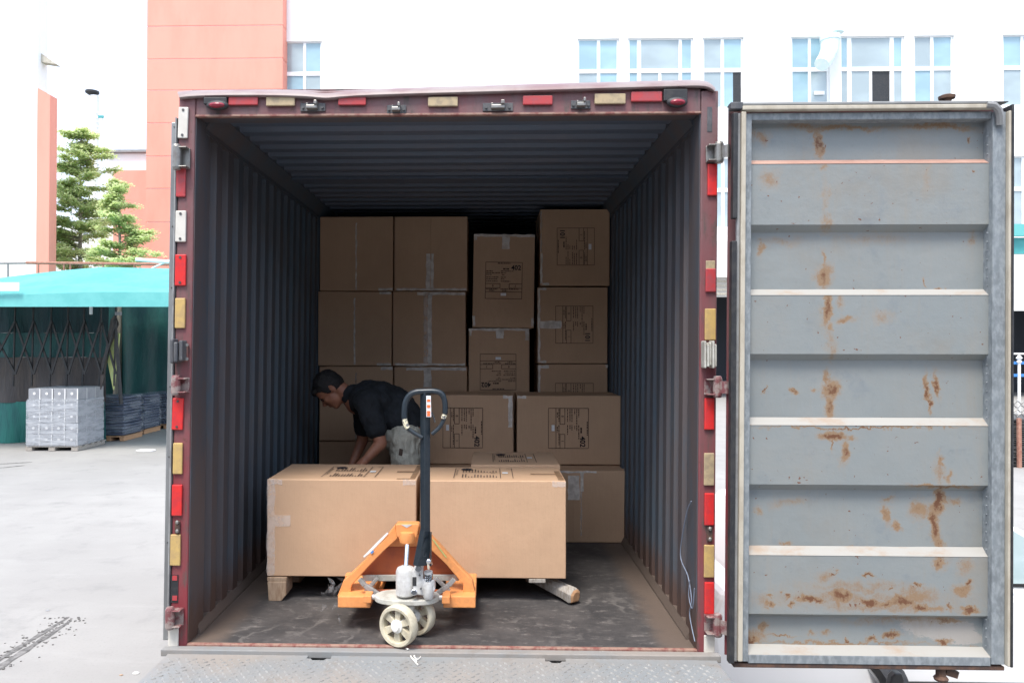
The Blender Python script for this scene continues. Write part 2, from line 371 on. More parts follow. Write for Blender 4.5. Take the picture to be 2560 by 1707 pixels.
def mat_plate():
    m, nt, bs = newmat('worn_tread_plate_paint'); v = coords(nt)
    c = mix(nt, noise(nt, v, 1.6, 6, .6, .35, .65), (.215,.23,.24), (.275,.25,.228))
    c = mix(nt, noise(nt, v, 9, 6, .75, .5, .7), c, (.22,.205,.19))
    c = mix(nt, noise(nt, v, 28, 5, .8, .62, .75), c, (.38,.36,.34))
    setc(nt, bs, c); bs.inputs['Roughness'].default_value = .62; bs.inputs['Metallic'].default_value = .0
    bump(nt, bs, noise(nt, v, 50, 4, .6, None), .2, .003); return m
M['plate'] = mat_plate()

def blob_mask(nt, blobs, Y=-.12):
    tc = nt.nodes.new('ShaderNodeTexCoord'); cur = None
    wv_ = tc.outputs['Object']
    for sc_, am_ in ((9, .055), (38, .022)):
        nn = nt.nodes.new('ShaderNodeTexNoise'); nn.inputs['Scale'].default_value = sc_; nn.inputs['Detail'].default_value = 5; nn.inputs['Roughness'].default_value = .7
        nt.links.new(tc.outputs['Object'], nn.inputs['Vector'])
        a = nt.nodes.new('ShaderNodeVectorMath'); a.operation = 'SUBTRACT'; nt.links.new(nn.outputs['Color'], a.inputs[0]); a.inputs[1].default_value = (.5,.5,.5)
        b = nt.nodes.new('ShaderNodeVectorMath'); b.operation = 'MULTIPLY'; nt.links.new(a.outputs[0], b.inputs[0]); b.inputs[1].default_value = (am_*2, 0, am_*2)
        c_ = nt.nodes.new('ShaderNodeVectorMath'); c_.operation = 'ADD'; nt.links.new(wv_, c_.inputs[0]); nt.links.new(b.outputs[0], c_.inputs[1]); wv_ = c_.outputs[0]
    for (cx, cy, rx, ry, st) in blobs:
        p = P(cx, cy, Y); s = 1/ (F_PX/3.3)
        a = nt.nodes.new('ShaderNodeVectorMath'); a.operation = 'SUBTRACT'; nt.links.new(wv_, a.inputs[0]); a.inputs[1].default_value = (p.x, 0, p.z)
        b = nt.nodes.new('ShaderNodeVectorMath'); b.operation = 'MULTIPLY'; nt.links.new(a.outputs[0], b.inputs[0]); b.inputs[1].default_value = (1/(rx*s), 0, 1/(ry*s))
        l = nt.nodes.new('ShaderNodeVectorMath'); l.operation = 'LENGTH'; nt.links.new(b.outputs[0], l.inputs[0])
        o = ramp(nt, l.outputs['Value'], .0, 1.7, st, 0.)
        cur = o if cur is None else math_(nt, 'MAXIMUM', cur, o)
    return cur
RUST = [(2066,500,10,60,.35),(2072,560,14,30,.45),(2078,850,12,40,.4),(2088,880,10,30,.4),(1888,330,14,24,.4),(2320,440,10,50,.3),(2350,1180,18,40,.4),(2362,1370,16,30,.7),(2020,305,60,10,.5),(2440,600,16,14,.4),(2150,1500,300,26,.40),(2300,1490,60,26,.5),(1900,1600,40,24,.45),(2260,1560,160,12,.4),(2062,350,12,42,.8),(2062,420,9,14,.5),(1915,335,22,20,.5),(2120,312,150,8,.55),(2360,312,110,9,.6),(1927,445,28,28,.45),(2443,348,5,5,.9),(2443,418,4,4,.9),
 (1906,617,9,24,.55),(2073,650,6,30,.6),(2073,690,24,30,.75),(2069,768,13,45,.8),(2105,745,10,25,.45),(2119,797,22,12,.7),(2214,797,28,20,.42),(2083,815,8,16,.6),(1960,600,60,15,.35),(2200,590,120,14,.3),(2333,705,4,12,.8),(2368,723,8,5,.8),
 (2090,973,20,26,.8),(2082,940,7,20,.6),(2088,1020,14,38,.7),(2337,975,8,45,.85),(2337,1010,5,30,.8),(2362,962,8,38,.8),(1992,975,9,7,.8),(2052,973,12,7,.5),(1921,972,3,12,.9),
 (2084,1090,34,13,.95),(2117,1128,11,32,.7),(2082,1110,4,20,.8),(2135,1095,16,10,.6),(2153,1069,240,3.5,.8),(2340,1068,60,3,.8),(2357,1150,8,22,.6),(2379,1190,10,20,.55),(2363,1219,80,6,.75),
 (2362,1260,14,42,.9),(2353,1320,14,60,.85),(2318,1286,32,26,.62),(2232,1293,12,26,.7),(2255,1322,14,12,.72),(2240,1260,20,7,.5),(1985,1262,50,12,.4),(1905,1283,12,12,.5),(2400,1262,25,12,.5),
 (2355,1410,20,20,.75),(1980,1368,20,6,.6),(2160,1374,30,3,.5),(2420,1420,20,22,.45),
 (2026,1503,38,12,.9),(2050,1506,14,8,.9),(2108,1496,28,20,.85),(2177,1503,24,13,.9),(2215,1510,26,10,.8),(2265,1503,44,17,.85),(2313,1518,24,11,.9),(2350,1522,18,12,.6),(2379,1520,9,10,.8),(2432,1524,22,9,.9),(2410,1480,26,20,.65),(2428,1462,9,9,.95),
 (1930,1506,16,11,.75),(1928,1484,7,8,.8),(1978,1515,10,10,.8),(1963,1487,8,6,.8),(2070,1440,26,18,.45),(2088,1434,10,3,1.),(2178,1442,16,5,1.),(2232,1475,5,6,.9),(2302,1462,8,6,.9),(1912,1500,22,22,.4),(2150,1470,160,16,.42),(2200,1520,220,10,.42),
 (1912,1575,14,18,.7),(2247,1600,26,11,.85),(2195,1612,15,9,.9),(2075,1594,12,10,.55),(2038,1598,14,9,.5),(1887,1612,22,10,.85),(2452,1646,20,20,.95),(2379,1556,50,9,.7),(2375,1610,20,7,.8),(1960,1601,40,3,.7),(2130,1612,6,5,.9),(2244,1542,9,4,1.),(1875,1640,10,14,.6),(2120,1621,260,5,.55)]
def mat_door():
    m, nt, bs = newmat('grey_door_paint_with_rust'); v = coords(nt); vx = coords(nt, (.25,1,3))
    c = mix(nt, noise(nt, v, 2.0, 5, .6, .35, .7), (.215,.242,.248), (.238,.254,.250))
    c = mix(nt, math_(nt, 'MULTIPLY', noise(nt, vx, 24, 5, .7, .4, .7), .5), c, (.225,.25,.255))
    c = mix(nt, math_(nt, 'MULTIPLY', noise(nt, v, 6, 6, .7, .55, .75), .45), c, (.145,.175,.21))
    c = mix(nt, math_(nt, 'MULTIPLY', noise(nt, v, 1.3, 6, .7, .5, .75), .45), c, (.235,.20,.155))
    white = ramp(nt, math_(nt, 'ADD', blob_mask(nt, [(2360,1578,110,36,.9),(2420,1600,70,25,.8),(2415,1640,60,12,.8)]), math_(nt, 'MULTIPLY', noise(nt, coords(nt, (.3,1,1)), 22, 7, .8, None), 1.1)), .98, 1.12)
    c = mix(nt, math_(nt, 'MULTIPLY', white, .75), c, (.36,.335,.31))
    B = blob_mask(nt, RUST)
    n1 = noise(nt, v, 26, 9, .72, None); n2 = noise(nt, v, 75, 5, .7, None)
    n3 = noise(nt, v, 150, 4, .7, None)
    n4 = noise(nt, coords(nt, (16,1,1.1)), 2.2, 5, .7, None); n1 = math_(nt, 'ADD', math_(nt, 'MULTIPLY', n1, .55), math_(nt, 'MULTIPLY', n4, .45))
    a = math_(nt, 'ADD', math_(nt, 'MULTIPLY', B, .80), math_(nt, 'ADD', math_(nt, 'MULTIPLY', n1, .42), math_(nt, 'ADD', math_(nt, 'MULTIPLY', n2, .26), math_(nt, 'MULTIPLY', n3, .14))))
    c = mix(nt, math_(nt, 'MULTIPLY', ramp(nt, a, .42, .66), .30), c, (.30,.22,.15))
    c = mix(nt, math_(nt, 'MULTIPLY', noise(nt, coords(nt, (5,1,.5)), 2.5, 7, .75, .5, .75), .35), c, (.27,.235,.19))
    c = mix(nt, math_(nt, 'MULTIPLY', noise(nt, v, 30, 8, .8, .56, .72), .4), c, (.15,.165,.175))
    c = mix(nt, math_(nt, 'MULTIPLY', ramp(nt, a, .60, .84), .85), c, mix(nt, n1, (.30,.205,.115), (.20,.105,.048)))
    a2 = math_(nt, 'ADD', math_(nt, 'MULTIPLY', B, .61), math_(nt, 'ADD', math_(nt, 'MULTIPLY', n1, .45), math_(nt, 'MULTIPLY', n2, .35)))
    c = mix(nt, ramp(nt, a2, .76, .90), c, (.135,.058,.028))
    spots = noise(nt, v, 42, 3, .5, None)
    c = mix(nt, ramp(nt, spots, .715, .73), c, (.15,.065,.04))
    setc(nt, bs, c); bs.inputs['Roughness'].default_value = .5
    bump(nt, bs, noise(nt, v, 12, 5, .6, None), .3, .01); return m
M['door'] = mat_door()

# =================================================================== GROUND AND YARD
g = MB(); 
g.add([(-250,-40,GROUND),(250,-40,GROUND),(250,400,GROUND),(-250,400,GROUND)], [(0,1,2,3)])
g.build('ground', M['ground'], kind='structure')

wh = thing('added_sky_blocker', 'unseen grey building added behind the camera to block low sky', 'building', (0,-11,GROUND))  # added out of view, sized to keep low sky off the container interior
mbw = MB(); mbw.box(-30,-6,-10.4,-10,GROUND,4.8); mbw.box(6,30,-10.4,-10,GROUND,4.8); mbw.box(-6,6,-10.4,-10,2.9,4.8)
mbw.build('wall', simple('grey_render', (.20,.20,.195), .85, col2=(.16,.16,.155), scale=.6), wh)
MB().box(-30,30,-20,-9.2,4.8,5.0).build('roof', simple('roof_sheet', (.22,.23,.24), .6), wh)
MB().box(-6,6,-19,-18.8,GROUND,4.79).build('rear_wall', simple('dim_render', (.10,.10,.10), .85), wh)
def crack(pts, wid, name, label, cat):
    mb = MB(); L = []; Rr = []
    rnd = random.Random(3)
    fine = []
    for (a, b) in zip(pts[:-1], pts[1:]):
        for i in range(14): fine.append(Vector(a).lerp(Vector(b), i/14))
    fine.append(Vector(pts[-1]))
    n = len(fine)
    for i, p in enumerate(fine):
        t = (fine[min(i+1, n-1)]-fine[max(i-1, 0)]).normalized(); s = Vector((-t.y, t.x, 0))
        ww = wid*(.7+.6*rnd.random())*min(1, .35+i/6, .35+(n-1-i)/6)
        L.append(p+s*ww); Rr.append(p-s*ww)
    vs = [Vector((q.x, q.y, GROUND+.004)) for q in L+Rr]
    mb.add(vs, [(i, n+i, n+i+1, i+1) for i in range(n-1)])
    return mb
cm = simple('dirt_joint', (.10,.098,.095), .9, col2=(.20,.195,.19), scale=14)
c0, c1 = G(172,1542), G(-120,1720)
mb = crack([c0, c1], .030, '', '', '')
d = (c1-c0).normalized(); s_ = Vector((-d.y, d.x, 0))*.085
mb2 = crack([c0+s_*.9+d*.1, c1+s_*1.4], .036, '', '', ''); mb.add(mb2.v, mb2.f)
rnd = random.Random(5)
for i in range(210):
    t = rnd.random(); q = c0.lerp(c1, t) + Vector((-d.y, d.x, 0))*rnd.gauss(.04, .11); r_ = rnd.uniform(.003, .010)
    mb.obox((q.x, q.y, GROUND+r_*.5), (r_,0,0), (0,r_*.8,0), (0,0,r_*.5))
o = mb.build('pavement_joint', cm, kind='structure')
mb = crack([G(-5,1160), G(80,1155)], .05, '', '', ''); m3 = crack([G(-5,1170), G(62,1163)], .05, '', '', ''); mb.add(m3.v, m3.f)
mb.build('drain_slot', cm, kind='structure')
# litter lying on the yard
def litter(x, y, r, label, mat, cat='litter', flat=.3):
    p = G(x, y); mb = MB(); mb.ell((p.x, p.y, GROUND+r*flat*.5), (r, r*.7, r*flat), n=9, mlat=5)
    o = mb.build('scrap', mat); tag(o, label, cat)
for (x, y, r, lab, mt) in ((340,1683,.028,'white crushed lid lying on the concrete left of the ramp','white_paint'),(303,1687,.017,'small brown scrap lying beside the white lid on the concrete','wood'),(365,1127,.26,'flat white scrap of paper on the yard in front of the dark sack stacks','crate_white'),(119,1526,.02,'grey pebble lying on the concrete above the joint','gray_crate')):
    litter(x, y, r, lab, M[mt], flat=.12 if mt == 'crate_white' else .35)

# =================================================================== FAR BUILDINGS
YB = 34.0
XL = lambda x, Y=YB: P(x, 862, Y).x
ZL = lambda y, x=1280, Y=YB: P(x, y, Y).z
root = thing('office_building', 'long white office building with rows of blue windows behind the container', 'building', (XL(1500), YB, GROUND))
rowA = (93, 268); rowB = (394, 568)
winsA = [(708,802,[(711,754),(761,799)],None), (1444,1549,[(1447,1494),(1502,1547)],None), (1571,1736,[(1574,1595),(1605,1700),(1708,1733)],'c3'), (1759,1862,[(1760,1806),(1814,1860)],'dk'),
         (1981,2078,[(1983,2026),(2033,2076)],None), (2105,2267,[(2107,2124),(2135,2232),(2242,2263)],'c3d'), (2290,2391,[(2292,2334),(2342,2388)],None), (2513,2616,[(2516,2562),(2569,2614)],None)]
def win_rect(x0, x1, y0, y1): 
    xm, ym = (x0+x1)/2, (y0+y1)/2
    return P(x0, ym, YB).x, P(x1, ym, YB).x, P(xm, y1, YB).z, P(xm, y0, YB).z
WIN = []
zTA, zBA = ZL(rowA[0], 1900), ZL(rowA[1], 1900); zTB, zBB = ZL(rowB[0], 1900), ZL(rowB[1], 1900)
for w_ in winsA: WIN.append((w_, 'A'))
for i in (3, 7): WIN.append((winsA[i], 'B'))
# wall with real openings: piers and bands
wall = MB(); X0, X1 = XL(700), XL(4200); ZTOP = 27.0; D = .35
segsA = sorted([(XL(w_[0]), XL(w_[1])) for w_, r_ in WIN if r_ == 'A']); segsB = sorted([(XL(w_[0]), XL(w_[1])) for w_, r_ in WIN if r_ == 'B'])
def band(z0, z1, segs):
    x = X0
    for a, b in segs:
        wall.box(x, a, YB, YB+D, z0, z1); x = b
    wall.box(x, X1, YB, YB+D, z0, z1)
wall.box(X0, X1, YB, YB+D, zTA, ZTOP); band(zBA, zTA, segsA); wall.box(X0, X1, YB, YB+D, zTB, zBA); band(zBB, zTB, segsB)
zg = ZL(742, 1805)
bays = [(XL(1700), XL(2440)), (XL(2500), XL(2900))]
wall.box(X0, X1, YB, YB+D, zg, zBB); band(GROUND, zg, bays)
wall.box(X0, X1, YB+D, YB+12, ZTOP-.3, ZTOP)
wall.box(X0, X0+.3, YB+D, YB+12, GROUND, ZTOP-.3)
wall.build('wall', M['white_wall'], root)
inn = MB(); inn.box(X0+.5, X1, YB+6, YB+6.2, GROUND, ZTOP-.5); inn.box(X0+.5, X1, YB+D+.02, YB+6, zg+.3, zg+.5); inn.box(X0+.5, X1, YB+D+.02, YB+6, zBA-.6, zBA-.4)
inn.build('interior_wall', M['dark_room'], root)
for i, (w_, row) in enumerate(WIN):
    x0, x1, cols, style = w_
    zt, zb = (zTA, zBA) if row == 'A' else (zTB, zBB)
    tr = zt - (zt-zb)*(.46)
    fr = MB(); a, b = XL(x0), XL(x1); fw = .05; th = .09
    yy0, yy1 = YB+.12, YB+.2
    fr.box(a, b, yy0, yy1, zt-fw, zt); fr.box(a, b, yy0, yy1, zb, zb+fw); fr.box(a, b, yy0-.02, yy1, tr-.10, tr+.10)
    edges = [a] + [XL((c[1]+d_[0])/2) for c, d_ in zip(cols[:-1], cols[1:])] + [b]
    for k, e in enumerate(edges):
        hw = fw if k in (0, len(edges)-1) else max(.05, (XL(cols[k][0])-XL(cols[k-1][1]))/2)
        cx = e + (fw if k == 0 else -fw if k == len(edges)-1 else 0)
        fr.box(cx-hw, cx+hw, yy0-.01, yy1+.01, zb+fw, zt-fw)
    if style in ('c3', 'c3d'):
        cx = (XL(cols[1][0])+XL(cols[1][1]))/2; fr.box(cx-.07, cx+.07, yy0, yy1, zb+fw, tr-.1)
    f = fr.build('window', M['frame_white'], root)
    for k, c in enumerate(cols):
        pa, pb = XL(c[0]), XL(c[1])
        top = MB().box(pa-.02, pb+.02, yy0+.03, yy0+.05, tr+.1, zt-fw); top.build('pane', M['glass'] if (k+i) % 3 else M['glass_grey'], f)
        if style == 'c3d' and k == 1:
            mid = (pa+pb)/2; MB().box(pa, mid, yy0+.03, yy0+.05, zb+fw, tr-.1).build('pane', M['glass_grey'], f)
            bk = MB().box(mid, pb, yy0+.06, yy0+.08, zb+fw, tr-.1).build('open_pane', M['steel_dark'], f)
            continue
        mt = M['steel_dark'] if (style == 'dk' and k == 1) else (M['glass_grey'] if (k*7+i) % 2 else M['glass'])
        if style == 'dk' and k == 1 and row == 'A':
            md = pa+(pb-pa)*.5; MB().box(pa, md, yy0+.03, yy0+.05, zb+fw, tr-.1).build('pane', M['glass'], f); pa = md
        elif style == 'dk': mt = M['glass_grey']
        if i == 0 and k == 1: mt = M['glass_grey']
        MB().box(pa, pb, yy0+.035, yy0+.055, zb+fw, tr-.1).build('pane', mt, f)
# shop front pieces of the ground floor seen in the gaps
mb = MB(); a, b = XL(1690), XL(2420)
mb.box(a, b, YB-1.6, YB-.01, ZL(700,1805), ZL(615,1805)); mb.build('canopy_slab', M['white_wall'], root)
for k in range(4):
    z = ZL(705+k*10, 1805); MB().box(a, b, YB-1.3, YB-1.22, z-.13, z-.03).build('shutter_slat', M['seal_cream'], root)
lamp = MB(); lamp.box(XL(2040), XL(2066), YB+.06, YB+.1, ZL(236,2050), ZL(227,2050)); 
lamp.build('ceiling_tube', M['white_paint'], root)
# drain duct on the facade
root = thing('drain_duct', 'wide pale plastic duct coming down the white facade with an elbow', 'duct', (XL(2075), YB-.6, ZL(0,2075)))
mb = MB(); rd = (XL(2095)-XL(2057))/2; cx = XL(2076)
mb.cyl((cx, YB-.7, 26.5), (cx, YB-.7, ZL(98,2076)), rd, n=20); mb.build('pipe', M['duct'], root, smooth=True)
mb = MB(); pts = [P(2075,98,YB-.7), P(2074,125,YB-.7), P(2066,145,YB-.8), P(2054,162,YB-1.0)]
mb.tube(pts, rd*1.1, 16, [rd*1.18, rd*1.1, rd*1.05, rd*.95]); mb.build('elbow', M['duct'], root, smooth=True)
mb = MB(); mb.lathe(P(2075,96,YB-.7), (0,0,1), [(rd*1.2,-.12),(rd*1.25,-.12),(rd*1.25,.12),(rd*1.2,.12)], 20); mb.build('collar', M['duct'], root)

# salmon tower
root = thing('stair_tower', 'tall salmon pink stair tower with thin horizontal joints beside the white building', 'tower', (XL(535), 33, GROUND))
ta, tb = P(366,300,33.3).x, P(706,300,33.3).x; js = [65,147,225,307,390,471,555,646]
zs = [27.0, 24.6, 22.2, 20.2] + [ZL(j, 535, 33.3) for j in js] + [GROUND]
for a, b in zip(zs[:-1], zs[1:]):
    MB().box(ta, tb, 33.3, 34.3, b+.02, a-.02).build('render_panel', M['salmon'], root)
MB().box(ta+.05, tb-.05, 33.34, 34.3, GROUND, 26.8).build('core', M['white_wall'], root)

# left group of buildings
YQ = 23.0
root = thing('white_annex', 'plain white annex building at the left edge of the yard', 'building', (XL(20,YQ), YQ, GROUND))
MB().box(XL(-700,YQ), XL(88,YQ), YQ, YQ+.6, GROUND, ZL(-60,40,YQ)).build('wall', M['white_wall'], root)
a, b = XL(86,YQ), XL(128,YQ)
mb = MB(); mb.prism([(a, YQ+.2, ZL(127,88,YQ)), (b, YQ+.2, ZL(156,128,YQ)), (a, YQ+.2, ZL(150,88,YQ))], (0,.3,0)); mb.build('eave_bracket', M['seal_cream'], root)
root = thing('salmon_fin_wall', 'narrow salmon fin wall standing against the white annex', 'wall', (XL(104,YQ-.5), YQ-.5, GROUND))
mb = MB(); a, b = XL(88,YQ-.5), XL(120,YQ-.5)
mb.prism([(a,YQ-.5,GROUND),(b,YQ-.5,GROUND),(b,YQ-.5,ZL(237,120,YQ-.5)),(a,YQ-.5,ZL(220,88,YQ-.5))], (0,.45,0)); mb.build('fin', M['salmon'], root)
YM = 44.0
root = thing('low_white_building', 'distant white building with a grey roof edge between the trees and the tower', 'building', (XL(330,YM), YM, GROUND))
MB().box(XL(262,YM), XL(420,YM), YM, YM+8, GROUND, ZL(384,330,YM)).build('wall', M['white_wall'], root)
MB().box(XL(260,YM), XL(422,YM), YM-.3, YM+8.2, ZL(383,330,YM), ZL(377,330,YM)).build('roof_edge', M['seal_grey'], root)
MB().box(XL(304,YM), XL(420,YM), YM-1.2, YM-.02, GROUND, ZL(437,330,YM)).build('salmon_block', M['salmon'], root)
f = MB().box(XL(268,YM), XL(303,YM), YM-.12, YM-.02, ZL(525,285,YM), ZL(466,285,YM)).build('window', M['frame_white'], root)
MB().box(XL(271,YM), XL(284,YM), YM-.16, YM-.121, ZL(487,285,YM), ZL(468,285,YM)).build('pane', M['steel_dark'], f)
MB().box(XL(271,YM), XL(284,YM), YM-.16, YM-.121, ZL(523,285,YM), ZL(490,285,YM)).build('pane', M['refl_red_old'], f)
MB().box(XL(290,YM), XL(301,YM), YM-.16, YM-.121, ZL(523,285,YM), ZL(490,285,YM)).build('pane', M['steel_dark'], f)
root = thing('distant_block', 'faint white block with small grey windows behind the left tree', 'building', (XL(200,60), 60, GROUND))
MB().box(XL(100,60), XL(262,60), 60, 66, GROUND, ZL(560,180,60)).build('wall', M['white_wall'], root)
for x, y in ((212,495),(225,570),(240,570)):
    MB().box(XL(x-6,60), XL(x+6,60), 59.9, 59.98, ZL(y+90,x,60), ZL(y+78,x,60)).build('window', M['glass_grey'], root)
YC = 50.
root = thing('vent_stack', 'slim white vent stack with a flat dark cap above the trees', 'chimney', (XL(226,YC), YC, GROUND))
cx = XL(232,YC); mb = MB().cyl((cx,YC,GROUND), (cx,YC,ZL(240,226,YC)), .36, .30, 16); mb.build('pipe', M['white_wall'], root, smooth=True)
mb = MB(); mb.lathe((XL(226,YC),YC,ZL(230,226,YC)), (0,0,1), [(.25,-.25),(.48,-.1),(.48,.04),(.2,.12)], 20); mb.build('cap', M['steel_dark'], root)
mb = MB()
for k in range(6):
    zz = ZL(286+k*11, 240, YC); mb.box(cx-.5, cx+.8+.1*(k % 2), YC-.25, YC-.2, zz, zz+.06)
mb.box(cx+.7, cx+.76, YC-.3, YC-.25, ZL(345,240,YC), ZL(280,240,YC)); mb.build('ladder_cage', M['white_paint'], root)
MB().box(XL(248,YC), XL(261,YC), YC-.4, YC-.3, ZL(299,255,YC), ZL(293,255,YC)).build('plate', M['turq'], root)

# =================================================================== TREES
def leafmat(name, a, b):
    m, nt, bs = newmat(name); oi = nt.nodes.new('ShaderNodeTexCoord')
    setc(nt, bs, mix(nt, noise(nt, coords(nt), 1.5, 4, .6, .35, .65), a, b)); bs.inputs['Roughness'].default_value = .6
    tl = nt.nodes.new('ShaderNodeBsdfTranslucent'); tl.inputs[0].default_value = (*[min(1, c*1.6) for c in b], 1)
    mx = nt.nodes.new('ShaderNodeMixShader'); mx.inputs[0].default_value = .5
    nt.links.new(bs.outputs[0], mx.inputs[1]); nt.links.new(tl.outputs[0], mx.inputs[2]); nt.links.new(mx.outputs[0], nt.nodes['Material Output'].inputs['Surface'])
    return m
LM = leafmat('tree_leaves', (.28,.38,.18), (.50,.57,.30))
def tree(xpx, ytop, halfpx, ybot, Y, label, seed, n_lay, lean=0):
    rnd = random.Random(seed); base = Vector((XL(xpx,Y), Y, GROUND)); top = P(xpx+lean, ytop, Y); pxm = F_PX/(Y+3.4)
    root = thing('tree', label, 'tree', base, 'trees beyond the turquoise canopy')
    tr = MB(); tr.tube([base, base.lerp(top, .5)+Vector((.1,0,0)), top], .2, 8, [.16,.09,.015])
    cr = MB(); z1 = top.z; z0 = P(xpx, ybot, Y).z
    for k in range(n_lay):
        t = (k+.2)/n_lay; z = z1 + (z0-z1)*t; wmax = halfpx/pxm*(.22+.90*min(1, t*1.4)**.65)*rnd.uniform(.8,1.1)
        for j in range(rnd.randint(4, 6)):
            a = rnd.uniform(0, 2*math.pi); L = wmax*rnd.uniform(.45, 1.12)
            cen = base.lerp(top, (z-base.z)/(top.z-base.z)); cen.z = z + rnd.uniform(-.22,.22)
            tip = cen + Vector((math.cos(a)*L, math.sin(a)*L*.8, L*rnd.uniform(.02,.30)))
            tr.tube([cen-Vector((0,0,.15)), cen.lerp(tip,.5)-Vector((0,0,.03)), tip], .03, 4, [.020,.012,.004])
            for tw in range(int(5+5*L)):
                s0 = rnd.uniform(.15, 1.0); b0 = cen.lerp(tip, s0); aa = a + rnd.choice((-1,1))*rnd.uniform(.4,1.1); l2 = L*rnd.uniform(.15,.38)*(1.15-s0*.5)
                b1 = b0 + Vector((math.cos(aa)*l2, math.sin(aa)*l2, l2*rnd.uniform(-.05,.25)))
                tr.tube([b0, b1], .006, 3, [.008,.003])
                for q in range(int(34+70*l2)):
                    s1 = rnd.random()**.7; p = b0.lerp(b1, s1) + Vector((rnd.gauss(0,.11), rnd.gauss(0,.13), rnd.gauss(.01,.05)))
                    r_ = rnd.uniform(.03,.065); ax = Vector((rnd.gauss(0,1), rnd.gauss(0,1), rnd.gauss(0,.3))).normalized(); ay = ax.cross(Vector((rnd.gauss(0,.45),rnd.gauss(0,.45),1))).normalized()
                    cr.add([p-ax*r_*1.15, p+ay*r_*.75, p+ax*r_*1.15, p-ay*r_*.75], [(0,1,2,3)])
    tr.build('trunk', M['bark'], root); cr.build('crown', LM, root, kind='stuff')
tree(188, 330, 108, 690, 27, 'taller feathery green tree beside the salmon fin wall', 11, 19, 14)
tree(292, 462, 92, 690, 24, 'shorter pale green tree in front of the salmon tower', 12, 10, 6)

# =================================================================== CANOPY SHED ON THE LEFT
YF = 14.2   # front of the retractable shed
root = thing('canopy_shed', 'retractable turquoise canopy shed with dark green tarpaulin sides behind the pallets', 'canopy', (XL(200,YF), YF, GROUND))
xa, xb = XL(-420,YF), XL(640,YF)
# curved roof cloth with slight folds
prof_px = [(767,0.0),(735,.02),(728,.10),(722,.3),(718,.5),(714,.7),(710,.95),(705,1.2),(700,1.6),(694,2.2),(690,2.7),(686,3.2),(682,4.2)]
mb = MB(); nx = 90; rows = []
for i in range(nx+1):
    x = xa+(xb-xa)*i/nx;     rows.append([])
    for (yy, dy) in prof_px:
        xp = 1220 + (x-CAM.x)/(YF+dy-CAM.y)*F_PX
        y_top = 668 + 24*min(1.6, max(0, (250-xp)/250))**1.3 if xp < 250 else 668 + .02*(xp-250)
        t = (767-yy)/(767-682); yv = 767 + (y_top-767)*t
        fold = .05*math.sin(x*.5+dy*4.0)+.035*math.sin(x*.9-dy*6+1)
        p = P(xp, yv, YF); z = CAM.z + (p.z-CAM.z)*((YF+dy-CAM.y)/(YF-CAM.y))
        rows[-1].append(Vector((x, YF+dy, z + (fold if .05 < dy < 4 else 0))))
nr = len(prof_px); vs = [p for r_ in rows for p in r_]
mb.add(vs, [(i*nr+j, (i+1)*nr+j, (i+1)*nr+j+1, i*nr+j+1) for i in range(nx) for j in range(1, nr-1)])
o = mb.build('roof_cloth', M['turq'], root, smooth=True)
mb = MB(); mb.add([v+Vector((0,-.015,0)) for v in vs], [(i*nr+0, (i+1)*nr+0, (i+1)*nr+1, i*nr+1) for i in range(nx)])
mb.build('valance', M['turq_light'], root)
mb = MB(); mb.box(XL(-60,YF-.1), XL(46,YF-.1), YF-.1, YF-.08, ZL(727,20,YF-.1), ZL(706,20,YF-.1)); mb.build('sign_panel', M['white_paint'], root)
mb = MB()
zt = rows[0][-1].z-.1
mb.box(xa, xb, YF+9, YF+9.05, zt-.3, zt); mb.add([(xa,YF+4.2,rows[0][-1].z),(xb,YF+4.2,rows[-1][-1].z),(xb,YF+9.05,zt-.2),(xa,YF+9.05,zt-.2)], [(0,1,2,3)])
mb.build('rear_roof_cloth', M['turq'], root)
# hanging tarps of the side wall
YS = 16.4
def tarp(x0, x1, y0, y1, Y0, Y1, mat, name, wav=.12, fr=5.0, seed=0):
    mb = MB(); n = 60; rows = []
    a, b = P(x0, 900, Y0), P(x1, 900, Y1)
    for i in range(n+1):
        t = i/n; X = a.x+(b.x-a.x)*t; Yc = Y0+(Y1-Y0)*t; w_ = wav*math.sin(X*fr+seed)+wav*.5*math.sin(X*fr*2.3+seed*2)
        zt = P(x0+(x1-x0)*t, y0, Yc).z; zb = max(GROUND+.02, P(x0+(x1-x0)*t, y1, Yc).z)
        rows.append([Vector((X, Yc+w_*(.3+.7*k/6), zt+(zb-zt)*k/6)) for k in range(7)])
    vs = [p for r_ in rows for p in r_]
    mb.add(vs, [(i*7+j, (i+1)*7+j, (i+1)*7+j+1, i*7+j+1) for i in range(n) for j in range(6)])
    return mb.build(name, mat, root, smooth=True)
tarp(-420, 272, 745, 832, YS, YS, M['tarp_dark'], 'upper_tarp')
tarp(-420, 272, 832, 893, YS, YS, M['tarp_green'], 'middle_tarp')
tarp(-420, 262, 893, 1006, YS-.02, YS-.02, M['tarp_brown'], 'mud_stained_tarp', .10, 3.5)
tarp(-420, 262, 1004, 1160, YS-.04, YS-.04, M['tarp_teal'], 'lower_tarp', .12, 3.5)
tarp(235, 700, 745, 1160, 24, 23.5, M['tarp_green'], 'back_tarp', .25, 2.2, 1.)
